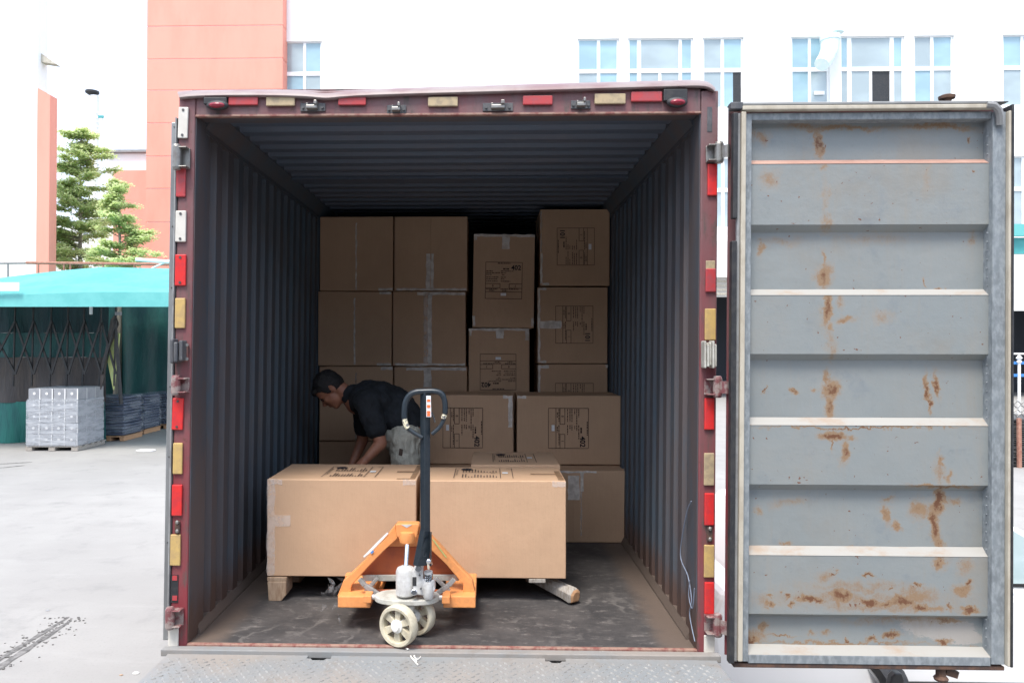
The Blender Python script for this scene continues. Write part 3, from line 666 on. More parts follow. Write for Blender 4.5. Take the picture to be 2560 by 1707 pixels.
# scissor lattice
mb = MB(); xs = [-170,-120,-75,-30,38,84,129,171,211,253,290]
for a_, b_ in zip(xs[2:-2], xs[3:-1]):
    pass
for k, x in enumerate(xs[2:]):
    mb.bar(P(x,765,YS-.3), P(x-5,965,YS-.3), .035, .035, (0,1,0))
mb.build('lattice_uprights', M['steel_dark'], root)
for k in range(2, len(xs)-1):
    a_, b_ = xs[k], xs[k+1]
    nxt = xs[min(k+2, len(xs)-1)]
    MB().bar(P(a_,802,YS-.34), P(b_+ (b_-a_)*.0,935,YS-.34), .05, .03, (0,1,0)).build('lattice_bar', M['steel_dark'], root)
    MB().bar(P(b_,802,YS-.38), P(a_,935,YS-.38), .05, .03, (0,1,0)).build('lattice_bar', M['steel_dark'], root)
mb = MB(); mb.prism([P(284,833,YS-.2),P(298,833,YS-.2),P(292,900,YS-.2),P(283,975,YS-.2),P(269,905,YS-.2)], (0,.06,0)); mb.build('leaning_panel', M['yellow_panel'], root)
mb = MB(); mb.prism([P(276,800,YS-.3),P(288,785,YS-.3),P(296,810,YS-.3),P(270,880,YS-.3),P(258,950,YS-.3),P(250,976,YS-.3),P(243,975,YS-.3),P(247,930,YS-.3),P(262,880,YS-.3)], (0,.05,0)); mb.build('rolled_cloth', M['tarp_brown'], root)
MB().box(XL(289,YS-.3), XL(302,YS-.3), YS-.35, YS-.25, ZL(788,295,YS-.3), ZL(780,295,YS-.3)).build('switch_box', M['gray_crate'], root)
MB().box(XL(225,YS-.3), XL(231,YS-.3), YS-.35, YS-.3, ZL(786,228,YS-.3), ZL(766,228,YS-.3)).build('lamp_tube', M['sticker'], root)
MB().cyl(P(287,800,YS-.32), P(303,1010,YS-.32), .05, n=8).build('post', M['steel_dark'], root)

# railing on the terrace behind the canopy
YR = 19.5
root = thing('terrace_railing', 'thin rusty pipe railing running above the turquoise canopy', 'railing', (XL(200,YR), YR, ZL(700,200,YR)))
mb = MB().cyl(P(-300,661,YR), P(64,658,YR), .03, n=6); mb.build('rail', M['galv'], root)
mb = MB().cyl(P(66,657,YR), P(700,664,YR), .045, n=6); mb.build('rail', M['rust_pipe'], root)
for x in (-60,20,96,160,176,258,336): MB().cyl(P(x,659,YR), P(x,740,YR), .03, n=6).build('post', M['galv'] if x < 60 else M['rust_pipe'], root)
YT = 18.5
root = thing('awning_arm', 'white tubular arm sticking out above the canopy beside the tower', 'pole', P(375,660,YT))
mb = MB().cyl(P(340,649,YT), P(520,662,YT), .055, n=8); mb.build('arm', M['white_paint'], root)
mb = MB().cyl(P(380,671,YT), P(425,650,YT), .03, n=8); mb.build('brace', M['white_paint'], root)

# =================================================================== PALLETS OF GREY CARTONS
pf = G(60,1127); pY = pf.y; xa = P(66,1100,pY).x; xb = P(192,1100,pY).x; W4 = (xb-xa)/4
HB = (P(120,1030,pY).z - P(120,1113,pY).z)/2.85; zb0 = P(120,1115,pY).z
root = thing('pallet', 'weathered wooden pallet under the film wrapped grey cartons', 'pallet', ((xa+xb)/2, pY+.6, GROUND))
for i in range(3):
    x = xa+.06+(xb-xa-.12)*i/2; MB().box(x-.08, x+.08, pY, pY+1.35, GROUND+.01, zb0-.03).build('block_row', M['wood_grey'], root)
for i in range(5):
    y = pY+.02+i*.3; MB().box(xa-.03, xb+.03, y, y+.16, zb0-.03, zb0).build('board', M['wood_grey'], root)
src = None; grp = 'grey cartons stacked on the wrapped pallet'
nmz = 5; HB = (P(120,971,pY).z - zb0)/nmz; DY = .42
rown = ['bottom', 'second', 'middle', 'fourth', 'top']; coln = ['leftmost', 'second from left', 'third from left', 'rightmost']
for k in range(nmz):
    for j in range(3):
        for i in range(4):
            if k < 4 and j > 0 and i < 3: continue      # wholly enclosed by the others
            loc = (xa+W4*(i+.5), pY+.04+DY*(j+.5), zb0+HB*k)
            dep = ['front', 'middle', 'back'][j]
            lab = 'grey film wrapped carton, %s layer, %s, %s row' % (rown[k], coln[i], dep)
            if src is None:
                src = thing('carton_grey', lab, 'carton', loc, grp)
                MB().box(loc[0]-W4/2+.006, loc[0]+W4/2-.006, loc[1]-DY/2+.005, loc[1]+DY/2-.005, loc[2]+.004, loc[2]+HB-.004).build('box', M['gray_crate'], src, bevel=.012)
                MB().lathe((loc[0], loc[1]-DY/2+.003, loc[2]+HB*.55), (0,-1,0), [(.035,0),(.035,.004),(.001,.004)], 10).build('round_sticker', M['crate_white'], src)
                MB().box(loc[0]+W4/2-.03, loc[0]+W4/2-.004, loc[1]-DY/2+.001, loc[1]-DY/2+.004, loc[2]+.01, loc[2]+HB-.01).build('edge_strip', M['crate_white'], src)
                index_kids()
            else:
                c = copy_tree(src); c.location = Vector(loc) + Vector((random.uniform(-.008,.008), random.uniform(-.01,.01), 0)); c['label'] = lab
o = MB().box(xa-.02, xb+.02, pY-.03, pY+DY*3+.06, zb0-.02, zb0+HB*4.08)
o = o.build('stretch_film', M['film'], None, bevel=.05); tag(o, 'crinkled clear stretch film wrapped around the grey cartons', 'plastic wrap')

# dark stacks of sacks on pallets
def sackstack(cx, Y0, wx, wy, ztop, label, n=13):
    root = thing('sack_stack', label, 'stack', (cx, Y0+wy/2, GROUND), 'dark film wrapped stacks beside the grey cartons')
    for i in range(3): MB().box(cx-wx/2+.02+(wx-.16)*i/2, cx-wx/2+.14+(wx-.16)*i/2, Y0, Y0+wy, GROUND+.01, GROUND+.12).build('pallet_block', M['wood_orange'], root)
    MB().box(cx-wx/2, cx+wx/2, Y0-.01, Y0+wy, GROUND+.12, GROUND+.145).build('pallet_deck', M['wood_orange'], root)
    h = (ztop-GROUND-.15)/n
    for k in range(n):
        e = random.uniform(-.02,.02); z = GROUND+.15+h*k
        mb = MB().box(cx-wx/2+.02+e, cx+wx/2-.02+e, Y0+.02-e, Y0+wy-.02, z+h*.06, z+h*.94); mb.build('sack', M['mat_blue'], root, bevel=h*.4, seg=2)
    MB().box(cx-wx/2-.03, cx+wx/2+.03, Y0-.03, Y0+wy+.02, GROUND+.15, ztop+.02).build('wrap', M['film_thin'], root, bevel=.06)
for (x0, x1, yb, yt, lab, dyy) in ((233,312,1103,985,'dark blue sack stack nearest to the grey carton pallet',.0),(314,362,1086,982,'middle one of the dark wrapped sack stacks',.0),(364,420,1072,976,'rearmost dark sack stack, half hidden by the container door',.0)):
    p = G((x0+x1)/2, yb); Yp = p.y; a, b = P(x0,1000,Yp).x, P(x1,1000,Yp).x
    sackstack((a+b)/2, Yp, b-a, 1.1, P((x0+x1)/2, yt+6, Yp).z, lab)

# =================================================================== RIGHT EDGE: FENCE, SHEET STACK, AWNING, CAR
YE = 21.
root = thing('shop_awning', 'turquoise awning over the dark shop opening at the right edge', 'awning', (XL(2600,YE), YE, ZL(600,2560,YE)))
a, b = XL(2470,YE), XL(3100,YE)
MB().box(a, b, YE, YE+.15, ZL(590,2540,YE), ZL(560,2540,YE)).build('fascia', M['turq_light'], root)
MB().box(a, b, YE+.2, YE+2, ZL(633,2540,YE), ZL(592,2540,YE)).build('soffit', M['turq'], root)
MB().box(a, b, YE+.1, YE+.4, ZL(776,2540,YE), ZL(635,2540,YE)).build('sign_board', M['white_wall'], root)
MB().box(XL(2540,YE), XL(2544,YE), YE+.14, YE+.19, ZL(630,2540,YE), ZL(600,2540,YE)).build('bracket', M['turq'], root)
YG = 15.
root = thing('steel_fence', 'white steel fence with blue rails standing before the dark opening at right', 'fence', (XL(2560,YG), YG, GROUND))
for y in (907, 938): MB().bar(P(2500,y,YG), P(2900,y,YG), .04, .07).build('rail', M['blue_paint'], root)
MB().bar(P(2500,884,YG), P(2900,884,YG), .04, .04).build('top_rail', M['white_paint'], root)
for x in (2500,2524,2548,2572,2596,2620):
    MB().bar(P(x,904 if (x//24) % 2 == 0 else 884,YG-.04), P(x,1050,YG-.04), .045, .045, (0,1,0)).build('picket', M['white_paint'], root)
for x in (2548,2596):
    q = P(x, 900, YG-.04); MB().lathe(q, (0,0,1), [(.02,-.1),(.06,-.04),(.03,.0),(.07,.05),(.02,.12)], 10).build('finial', M['white_paint'], root)
YK = 13.2; q = G(2530,1190,GROUND)
root = thing('sheet_stack', 'tall stack of dark sheets strapped on a wooden pallet at the right edge', 'stack', (XL(2570,YK), YK, GROUND))
zb_ = P(2530,1180,YK).z; zt_ = P(2530,1045,YK).z; nl = 26; rnd = random.Random(4)
for k in range(nl):
    z = zb_+(zt_-zb_)*k/nl; e = rnd.uniform(-.04,.04)
    MB().obox((XL(2590,YK)+e, YK+.6, z+.012), (.62,rnd.uniform(-.02,.02),rnd.uniform(-.012,.012)), (0,.55,0), (0,0,.011)).build('sheet', M['slate'], root)
for x in (2546, 2620): MB().box(XL(x-4,YK), XL(x+4,YK), YK-.03, YK+.03, GROUND, zt_+.0).build('stake', M['rust_pipe'], root)
MB().box(XL(2500,YK), XL(2690,YK), YK, YK+1.2, zb_-.12, zb_-.01).build('pallet', M['wood_orange'], root)
MB().box(XL(2500,YK), XL(2690,YK), YK+.1, YK+1.1, GROUND, zb_-.12).build('plinth', M['white_wall'], root)
root = thing('lattice_coil', 'coiled grey wire mesh lying on top of the dark sheet stack', 'wire mesh', (XL(2560,YK), YK+.5, zt_))
for k in range(4):
    MB().tube([Vector((XL(2505,YK)+j*.05, YK+.2+.05*k, zt_+.05+.09*k+.04*math.sin(j*1.9+k*1.7))) for j in range(26)], .013, 5).build('coil', M['galv'], root)

# white car parked beside the container, nose to the right
CY = 1.65
root = thing('parked_car', 'white car parked beyond the open container door', 'car', (3.9, CY+.85, GROUND))
gx = GROUND
body = MB(); side = [(1.75,.35),(1.70,.75),(1.80,1.02),(2.1,1.05),(4.75,1.02),(5.6,.88),(5.95,.7),(5.98,.35)]
body.prism([(x,CY,gx+z) for x,z in side], (0,1.7,0)); body.build('body', M['car_white'], root, bevel=.06, seg=3)
roofp = [(1.95,1.02),(2.25,1.40),(2.6,1.50),(3.66,1.50),(3.86,1.43),(4.70,1.02)]
mb = MB(); mb.prism([(x,CY+.10,gx+z) for x,z in roofp], (0,1.5,0)); mb.build('cabin', M['car_white'], root, bevel=.05, seg=3)
for nm, poly in (('side_window', [(3.50,1.07),(3.50,1.44),(3.76,1.44),(3.90,1.36),(4.45,1.07)]), ('side_window', [(2.55,1.1),(2.7,1.40),(3.38,1.43),(3.38,1.1)])):
    MB().prism([(x,CY+.085,gx+z) for x,z in poly], (0,.012,0)).build(nm, M['car_glass'], root)
MB().box(2.95,4.95,CY-.012,CY+.02,gx+.36,gx+.44).build('sill_trim', M['black_plastic'], root)
MB().bar((3.3,CY-.01,gx+1.09),(4.5,CY-.01,gx+1.085),.01,.02).build('window_seal', M['black_plastic'], root)
MB().box(3.88,4.08,CY-.16,CY-.02,gx+1.05,gx+1.2).build('mirror', M['car_white'], root, bevel=.04)
xw = P(2118,1700,CY+.12).x
for wx, ang in ((xw, R(52)), (5.1, 0)):
    av = Vector((-math.sin(ang), -math.cos(ang), 0)); hc_ = Vector((wx, CY+(.10 if ang else 0), gx+.335)); hz_ = Vector((math.cos(ang), -math.sin(ang), 0))
    ty = MB().lathe(hc_, av, [(.238,.0),(.30,.012),(.325,-.02),(.325,-.19),(.28,-.21),(.238,-.2)], 40, True).build('wheel', M['rubber'], root, smooth=True)
    MB().lathe(hc_, av, [(.222,-.05),(.226,.004),(.238,.008),(.240,-.05)], 40, True).build('rim', M['alloy'], ty)
    sp = MB()
    for k in range(7):
        a = k*2*math.pi/7+.3; dv = hz_*math.cos(a)+Vector((0,0,math.sin(a)))
        sp.bar(hc_+dv*.04+av*.0, hc_+dv*.228-av*.008, .02, .055, av.cross(dv))
    sp.lathe(hc_, av, [(.05,-.02),(.05,.015),(.01,.02)], 16); sp.build('spokes', M['alloy'], ty)
# roadside marker of black plastic under the door
pm = P(2243,1690,.9)
root = thing('black_mud_flap', 'small black slatted plastic flap standing below the open door', 'flap', (pm.x, .9, GROUND))
mb = MB(); mb.prism([P(2222,1730,.9),P(2230,1692,.9),P(2240,1682,.9),P(2256,1683,.9),P(2262,1700,.9),P(2260,1740,.9)], (0,.05,0)); mb.build('flap', M['black_plastic'], root, bevel=.008)
mb = MB().bar((pm.x,.93,GROUND),(pm.x,.93,P(2243,1720,.9).z),.03,.03,(0,1,0)); mb.build('stake', M['black_plastic'], root)

# =================================================================== SHIPPING CONTAINER
H = 2.4486; LEN = 5.9
ct = thing('shipping_container', 'open dark red shipping container with both rear doors swung wide', 'shipping container', (0,0,0))
def corr(axis, x_crest, depth, p0, p1, pitch, flat, slope):   # profile list (along, offset)
    out = []; y = p0
    while y < p1:
        out += [(y,0),(y+flat,0),(y+flat+slope,depth),(y+pitch-slope,depth)]; y += pitch
    return [(min(a,p1),b) for a,b in out]+[(p1,0)]
for s in (-1, 1):
    mb = MB(); pr = corr('y', 1.17, .038, .12, LEN, .1635, .074, .018)
    n = len(pr); zs = (.03, 2.415)
    vs = [(s*(1.17+off), y, z) for z in zs for y, off in pr]
    fs = [(i, i+1, n+i+1, n+i) for i in range(n-1)]
    if s > 0: fs = [f[::-1] for f in fs]
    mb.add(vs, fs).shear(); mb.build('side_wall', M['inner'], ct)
    mb = MB(); vs2 = [(s*(1.185+.038), y, z) for z in (-.15, 2.6) for y in (.12, LEN+.05)]
    mb.box(*sorted((s*1.225, s*1.235)), .12, LEN+.06, -.15, 2.6).shear(); mb.build('outer_skin', M['red'], ct)
    # top rail: chamfered beam between wall and roof
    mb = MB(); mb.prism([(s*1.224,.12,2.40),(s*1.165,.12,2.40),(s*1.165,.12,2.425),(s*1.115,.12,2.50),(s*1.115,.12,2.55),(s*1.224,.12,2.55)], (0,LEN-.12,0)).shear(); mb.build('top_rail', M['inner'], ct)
    mb = MB(); mb.prism([(s*1.222,.12,-.02),(s*1.150,.12,-.02),(s*1.152,.12,.010),(s*1.172,.12,.050),(s*1.222,.12,.050)], (0,LEN-.12,0)).shear(); mb.build('bottom_rail', M['floor'], ct)
mb = MB(); pr = corr('y', 0, .026, .12, LEN, .170, .078, .020); n = len(pr)
mb.add([(x, y, 2.505+off) for x in (-1.12, 1.12) for y, off in pr], [(i, n+i, n+i+1, i+1) for i in range(n-1)]).shear(); mb.build('ceiling', M['ceiling'], ct)
mb = MB(); mb.box(-1.235,1.235,.12,LEN+.06,2.601,2.61).shear(); mb.build('roof_skin', M['red'], ct)
mb = MB(); mb.box(-1.13,1.13,1.50,1.60,2.488,2.503).shear()
for x in (-.7,-.35,.05,.3,.55,.75): mb.ell((x,1.51,2.487), (.008,.008,.006), n=8, mlat=5)
mb.build('roof_joint_strip', M['ceiling'], ct)
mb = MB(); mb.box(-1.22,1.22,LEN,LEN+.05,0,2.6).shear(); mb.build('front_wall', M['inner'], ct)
mb = MB(); mb.add([(-1.172,.02,0),(1.172,.02,0),(1.172,LEN,0),(-1.172,LEN,0)], [(0,1,2,3)]); mb.build('floor', M['floor'], ct)
mb = MB(); mb.box(-1.2,1.2,.14,LEN,-.16,-.03); 
for x in (-.45,.45): mb.box(x-.06,x+.06,.3,LEN,-.45,-.161)
mb.build('underframe', M['steel_dark'], ct)
# rear frame
for s in (-1, 1):
    mb = MB(); mb.box(*sorted((s*1.170, s*1.248)), 0, .13, -.02, H+.10).shear()
    mb.build('corner_post', M['red'], ct, bevel=.006)
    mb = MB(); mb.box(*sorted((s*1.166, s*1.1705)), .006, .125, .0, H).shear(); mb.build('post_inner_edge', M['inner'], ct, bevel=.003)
mb = MB(); mb.box(-1.169,1.169,.004,.05,H,H+.112).shear(); mb.build('header', M['red'], ct, bevel=.005)
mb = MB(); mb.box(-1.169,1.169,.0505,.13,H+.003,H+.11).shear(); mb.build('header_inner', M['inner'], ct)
mb = MB(); mb.box(-1.169,1.169,-.004,.02,H-.006,H+.004).shear(); mb.build('header_edge', M['red_wear'], ct, bevel=.002)
mb = MB(); mb.box(-1.17,1.17,-.004,.019,-.020,.004); mb.build('sill_edge', M['red_wear'], ct, bevel=.003)
mb = MB(); mb.box(-1.27,1.262,-.052,-.006,-.035,-.003); mb.build('sill', M['plate'], ct, bevel=.004)
# dented roof lip
top = [(447,229),(480,226),(600,224),(700,224),(780,225),(812,229),(850,226),(950,222),(1100,217),(1250,212),(1400,208),(1550,204),(1700,201),(1740,199),(1762,203),(1778,214),(1786,226)]
low = [(449,246),(480,241),(600,239),(700,240),(780,243),(815,249),(850,243),(950,238),(1100,234),(1250,230),(1400,226),(1550,221),(1700,217),(1740,216),(1762,217),(1778,221),(1786,230)]
mb = MB(); n = len(top); rw = []
for (a, b) in zip(top, low):
    p1, p2 = P(a[0], a[1], .10), P(b[0], b[1], -.035)
    pm_ = (p1+p2)/2 + Vector((0,-.03,.006))
    p3 = P(b[0], b[1]+5, .003)
    rw.append([p1+Vector((0,.1,0)), p1, pm_, p2, p3])
k_ = 5; vs = [p for r_ in rw for p in r_]
mb.add(vs, [(i*k_+j, (i+1)*k_+j, (i+1)*k_+j+1, i*k_+j+1) for i in range(n-1) for j in range(k_-1)])
o = mb.build('roof_lip', M['lip'], ct, smooth=True); sm = o.modifiers.new('s','SUBSURF'); sm.levels = 2; sm.render_levels = 2
# reflectors
def plate_px(x0, x1, y0, y1, mat, name='reflector', Y=-.0, th=.012, bevel=.004, screws=False, lean=0, label=None):
    c = P((x0+x1)/2, (y0+y1)/2, Y); hx = (x1-x0)/2*(Y-CAM.y)/F_PX; hz = (y1-y0)/2*(Y-CAM.y)/F_PX
    mb = MB(); mb.obox((c.x, Y-th/2, c.z), (hx,0,-hx*lean), (0,th/2,0), (hz*(.0102+lean),0,hz)); o = mb.build(name, mat, ct, bevel=bevel)
    if screws:
        for sg in (-1, 1):
            MB().cyl((c.x+sg*hz*.82*(.0102+lean), Y-th-.003, c.z+sg*hz*.8), (c.x+sg*hz*.82*(.0102+lean), Y-th+.002, c.z+sg*hz*.8), .006, n=8).build('screw', M['screw'], o)
    if label: o['label'] = label
    return o
for x0,x1,y0,y1 in ((572,647,244,265),(846,916,244,265),(1307,1381,241,264),(1577,1654,231,256)): plate_px(x0,x1,y0,y1,M['refl_red_old'])
for x0,x1,y0,y1 in ((666,739,243,267),(1070,1145,244,268),(1486,1563,236,262)): plate_px(x0,x1,y0,y1,M['refl_yel_old'])
for x0,x1,y0,y1,mt,sc,ln in ((447,472,269,348,'refl_white',1,.02),(442,466,418,494,'refl_red_old',0,0),(440,467,527,606,'refl_white',1,0),(439,467,636,715,'refl_red',1,0),(439,465,745,821,'refl_yel',0,0),
    (432,460,994,1074,'refl_red',1,.02),(434,458,1106,1184,'refl_yel',0,0),(431,457,1210,1288,'refl_red',0,0),(427,453,1334,1412,'refl_yel',0,0),(422,448,1567,1624,'refl_white',0,0),
    (1768,1791,411,490,'refl_red',0,0),(1763,1788,672,730,'refl_red_old',0,0),(1761,1788,772,850,'refl_yel',0,0),(1760,1784,995,1073,'refl_red',0,0),(1759,1784,1132,1212,'refl_yel_old',0,0),
    (1760,1784,1232,1311,'refl_red',0,0),(1759,1784,1361,1441,'refl_yel',0,0),(1760,1784,1454,1532,'refl_red',0,0),(1759,1785,1586,1645,'refl_white',0,0)):
    plate_px(x0,x1,y0,y1,M[mt],screws=bool(sc),lean=ln)
plate_px(1764,1787,652,676,M['refl_yel_old'],'torn_reflector_stub',th=.007)
# old sticker patch with red remains
plate_px(427,446,1436,1505,M['rubber'],'sticker_patch',th=.003,bevel=0)
for y in (1444,1494): plate_px(431,443,y-6,y+6,M['refl_red_old'],'sticker_remnant',Y=-.0035,th=.002,bevel=0)
for (x,y0,y1) in ((1773,268,330),): plate_px(x-5,x+7,y0,y1,M['rubber_grey'],'grime_patch',th=.002,bevel=0)
# lamps in the header
for (a,b,c_,d_),(e,f_,g_,h_) in (((512,571,246,264),(518,570,254,274)),((1657,1716,226,256),(1668,1717,246,267))):
    plate_px(a,b,c_,d_,M['rubber'],'lamp_housing',th=.02)
    q0, q1 = P(e,(g_+h_)/2,-.02), P(f_,(g_+h_)/2,-.02); hz = (h_-g_)/2*3.4/F_PX
    o = MB().ell((q0+q1)/2, ((q1.x-q0.x)/2*1.08, .022, hz*1.25), n=20, mlat=10).build('marker_lamp', M['rubber'], ct, smooth=True)
    MB().ell((q0+q1)/2+Vector((0,-.012,-.003)), ((q1.x-q0.x)/2*.8, .018, hz*.75), n=20, mlat=10).build('lens', M['lens_red'], o, smooth=True)
# lock keepers on the header
for (x0,x1,y0,y1) in ((757,808,260,277),(972,1011,262,285),(1214,1275,257,279),(1432,1471,252,272)):
    q = P((x0+x1)/2,(y0+y1)/2,0); wx = (x1-x0)*3.4/F_PX
    MB().box(q.x-wx*.62,q.x+wx*.62,-.004,.0035,q.z-.02,q.z+.018).build('keeper_base', M['rubber_grey'], ct, bevel=.002)
    mb = MB(); mb.box(q.x-wx*.28,q.x+wx*.28,-.035,-.004,q.z-.016,q.z+.002); mb.box(q.x+wx*.12,q.x+wx*.28,-.042,-.004,q.z+.002,q.z+.022); mb.box(q.x-wx*.28,q.x-wx*.18,-.03,-.004,q.z+.002,q.z+.012)
    mb.build('lock_keeper', M['galv'], ct, bevel=.004)
    for sg in (-1,1): MB().cyl((q.x+sg*wx*.48,-.012,q.z-.004),(q.x+sg*wx*.48,-.003,q.z-.004),.006,n=8).build('bolt', M['screw'], ct)
# rubber bumpers half way up
def bumper(x0,x1,y0,y1,mat,name,ribs):
    a, b = P(x0,(y0+y1)/2,-.03), P(x1,(y0+y1)/2,-.03); zt, zb = P(x0,y0,-.03).z, P(x0,y1,-.03).z; wdt = (b.x-a.x)
    mb = MB()
    for k in range(ribs):
        xx = a.x+wdt*(k+.5)/ribs; mb.box(xx-wdt/ribs*.44, xx+wdt/ribs*.44, -.06-.008*(k % 2), -.002, zb+.012*((k*7) % 3)*.5, zt-.012*((k*5) % 3)*.6)
    return mb.build(name, mat, ct, bevel=.006)
bumper(430,463,847,908,M['rubber_grey'],'rubber_bumper',3); bumper(1756,1788,852,920,M['plate_dusty'],'shredded_bumper',5)
for y in (862,897): MB().cyl(P(467,y,-.02),P(467,y,.0),.008,n=8).build('bolt', M['galv'], ct)
mb = MB(); mb.box(P(463,850,0).x,P(471,850,0).x,-.012,-.001,P(465,903,0).z,P(465,858,0).z); mb.build('bumper_plate', M['red_wear'], ct, bevel=.003)
# hinges on both posts
def hinge(xc, y0, y1, side, strap_to=None, mat='galv', dx=8):
    a, b = P(xc,y0,-.03), P(xc,y1,-.03); z0, z1 = b.z, a.z
    h = MB(); h.cyl((a.x,-.035,z0-.002),(a.x,-.035,z1+.002),.021,n=16); h.box(*sorted((a.x-side*.008,a.x-side*.052)),-.012,-.002,z0,z1)
    h.cyl((a.x,-.035,z1),(a.x,-.035,z1+.012),.021,.016,n=14); h.cyl((a.x,-.035,z0-.01),(a.x,-.035,z0),.016,.021,n=14)
    xi = a.x - side*.05
    h.box(*sorted((a.x,xi)),-.050,-.002,z1-.007,z1-.001); h.box(*sorted((a.x,xi)),-.050,-.002,z0+.001,z0+.007)
    o = h.build('hinge', M[mat], ct, bevel=.003)
    if strap_to:
        c = P(strap_to,(y0+y1)/2,-.06); st = MB(); zc = (z0+z1)/2; hh = (z1-z0)*.36
        n = 8; top_, bot = [], []
        for i in range(n+1):
            t = i/n; x = a.x+(c.x-a.x)*t; yy = -.04-.035*math.sin(t*math.pi*.8)
            top_.append(Vector((x,yy,zc+hh))); bot.append(Vector((x,yy,zc-hh)))
        st.sweep([[t_, b_, b_+Vector((0,.010,0)), t_+Vector((0,.010,0))] for t_, b_ in zip(top_, bot)]); st.build('hinge_strap', M[mat], ct, smooth=False)
    return o
M['hinge_red'] = simple('worn_red_hinge', (.17,.055,.06), .5, col2=(.27,.22,.205), scale=28, lo=.42, hi=.58)
hinge(443,368,420,-1,mat='galv'); hinge(441,944,982,-1,mat='hinge_red'); hinge(426,1522,1566,-1,mat='hinge_red')
hinge(1797,362,404,1,1826,'galv'); hinge(1793,946,988,1,1826,'hinge_red'); hinge(1793,1538,1584,1,1826,'hinge_red')
for (x,y0,y1) in ((443,1300,1332),(1775,1316,1352)):
    a = P(x,(y0+y1)/2,-.01); o = MB().box(a.x-.012,a.x+.012,-.012,-.001,P(x,y1,0).z,P(x,y0,0).z).build('door_catch', M['brown_rust'], ct, bevel=.004)
    for y in (y0+5,y1-5): MB().ell(P(x,y,-.014),(.008,.008,.010),n=8,mlat=5).build('catch_bolt', M['galv'], o)

# ---------------- right door, swung fully open
YD = -.12
dz = lambda y, x=2170: P(x, y, YD).z
dxx = lambda x, y=960: P(x, y, YD).x - .0102*P(x, y, YD).z
dr = MB(); XA, XB = dxx(1823), dxx(2521); ZB, ZT = dz(1658), dz(258)
PL, PR = dxx(1873), dxx(2476)
# pressed panel: horizontal ribs alternate between two depths
prof = [(300,1),(394,1),(408,0),(560,0),(577,1),(722,1),(738,0),(885,0),(901,1),(1047,1),(1065,0),(1213,0),(1230,1),(1373,1),(1392,0),(1539,0),(1551,1),(1624,1)]
DEP = .036; fy = YD+.014
mb = MB(); n = len(prof); nxs = 24
vs = []
for i in range(nxs+1):
    x = PL-.004+(PR-PL+.008)*i/nxs
    for (y, r_) in prof: vs.append((x, fy+DEP*r_+.0025*math.sin(x*9+y*.013)*r_, dz(y)))
mb.add(vs, [(i*n+j, i*n+j+1, (i+1)*n+j+1, (i+1)*n+j) for i in range(nxs) for j in range(n-1)]).shear()
panel = mb.build('door_panel', M['door'], ct)
# coloured strips on the rib slopes (primer line on the uppermost, light from above painted on the others)
def slope_strip(y0, y1, mat, name):
    mb = MB(); e = .0015
    mb.add([(PL-.003,fy+DEP-e,dz(y0)+e),(PR+.003,fy+DEP-e,dz(y0)+e),(PR+.003,fy-e,dz(y1)+e),(PL-.003,fy-e,dz(y1)+e)], [(0,3,2,1)]).shear(); mb.build(name, mat, panel)
M['primer'] = simple('primer_red_strip', (.34,.20,.16), .6, col2=(.42,.27,.22), scale=9, stretch=(.5,1,1))
slope_strip(394,408,M['primer'],'primer_strip')
M['top_light_paint'] = simple('painted_top_light', (.31,.305,.285), .6, col2=(.30,.235,.18), scale=7, stretch=(.6,1,1), lo=.5, hi=.7)  # lighter than the door paint to imitate light from above, brown patches mixed in
for y0,y1 in ((722,738),(1047,1065),(1373,1392)): slope_strip(y0,y1,M['top_light_paint'],'top_light_strip')
# frame members
def dm(x0,x1,y0,y1,Ya,Yb,name,mat,bevel=.003,parent=None):
    return MB().box(x0,x1,Ya,Yb,dz(y1),dz(y0)).shear().build(name, mat, parent or ct, bevel=bevel)
dm(dxx(1857),PL,284,1654,YD-.012,YD+.06,'door_stile',M['grey_paint']); dm(PR,dxx(2509),284,1654,YD-.012,YD+.06,'door_stile',M['grey_paint'])
dm(PL+.0005,PR-.0005,282,300,YD-.006,YD+.06,'door_top_member',M['grey_paint'])
dm(PL+.0005,PR-.0005,1637,1659,YD-.008,YD+.06,'door_bottom_member',M['grey_paint'])
mb = MB(); mb.add([(PL,fy+DEP,dz(1623)),(PR,fy+DEP,dz(1623)),(PR,YD-.0075,dz(1637)),(PL,YD-.0075,dz(1637))], [(0,3,2,1)]).shear(); mb.build('bottom_ledge', M['top_light_paint'], ct)
dm(dxx(1844),dxx(1856),282,1650,YD-.03,YD-.002,'cream_seal',M['seal_cream'],.004)
dm(dxx(2509.5),dxx(2516),284,1655,YD-.03,YD+.0,'cream_seal',M['seal_cream'],.004)
dm(dxx(1846),dxx(2478),268,279,YD-.034,YD+.0,'cream_seal',M['seal_cream'],.004)
dm(dxx(1846),dxx(2468),259,267,YD-.03,YD+.01,'grey_seal',M['seal_grey'],.004)
dm(dxx(1836),dxx(1843.5),284,1652,YD-.02,YD+.0,'grey_seal',M['seal_grey'],.003)
dm(XA,dxx(1835),285,548,YD-.034,YD-.0,'rubber_gasket',M['rubber'],.004); dm(XA-.004,dxx(1834),604,1654,YD-.036,YD-.0,'rubber_gasket',M['rubber'],.004)
dm(dxx(1817),dxx(1848),258,276,YD-.03,YD+.012,'rubber_gasket',M['rubber_grey'],.004)
dm(dxx(2517),XB+.004,268,1657,YD-.03,YD+.05,'rubber_gasket',M['rubber'],.004)
dm(dxx(1822),dxx(2520),256,258,YD+.0,YD+.055,'top_edge',M['steel_dark'],.001)
dm(dxx(1838),dxx(2512),1660,1671,YD-.004,YD+.055,'bottom_edge',M['brown_rust'],.004)
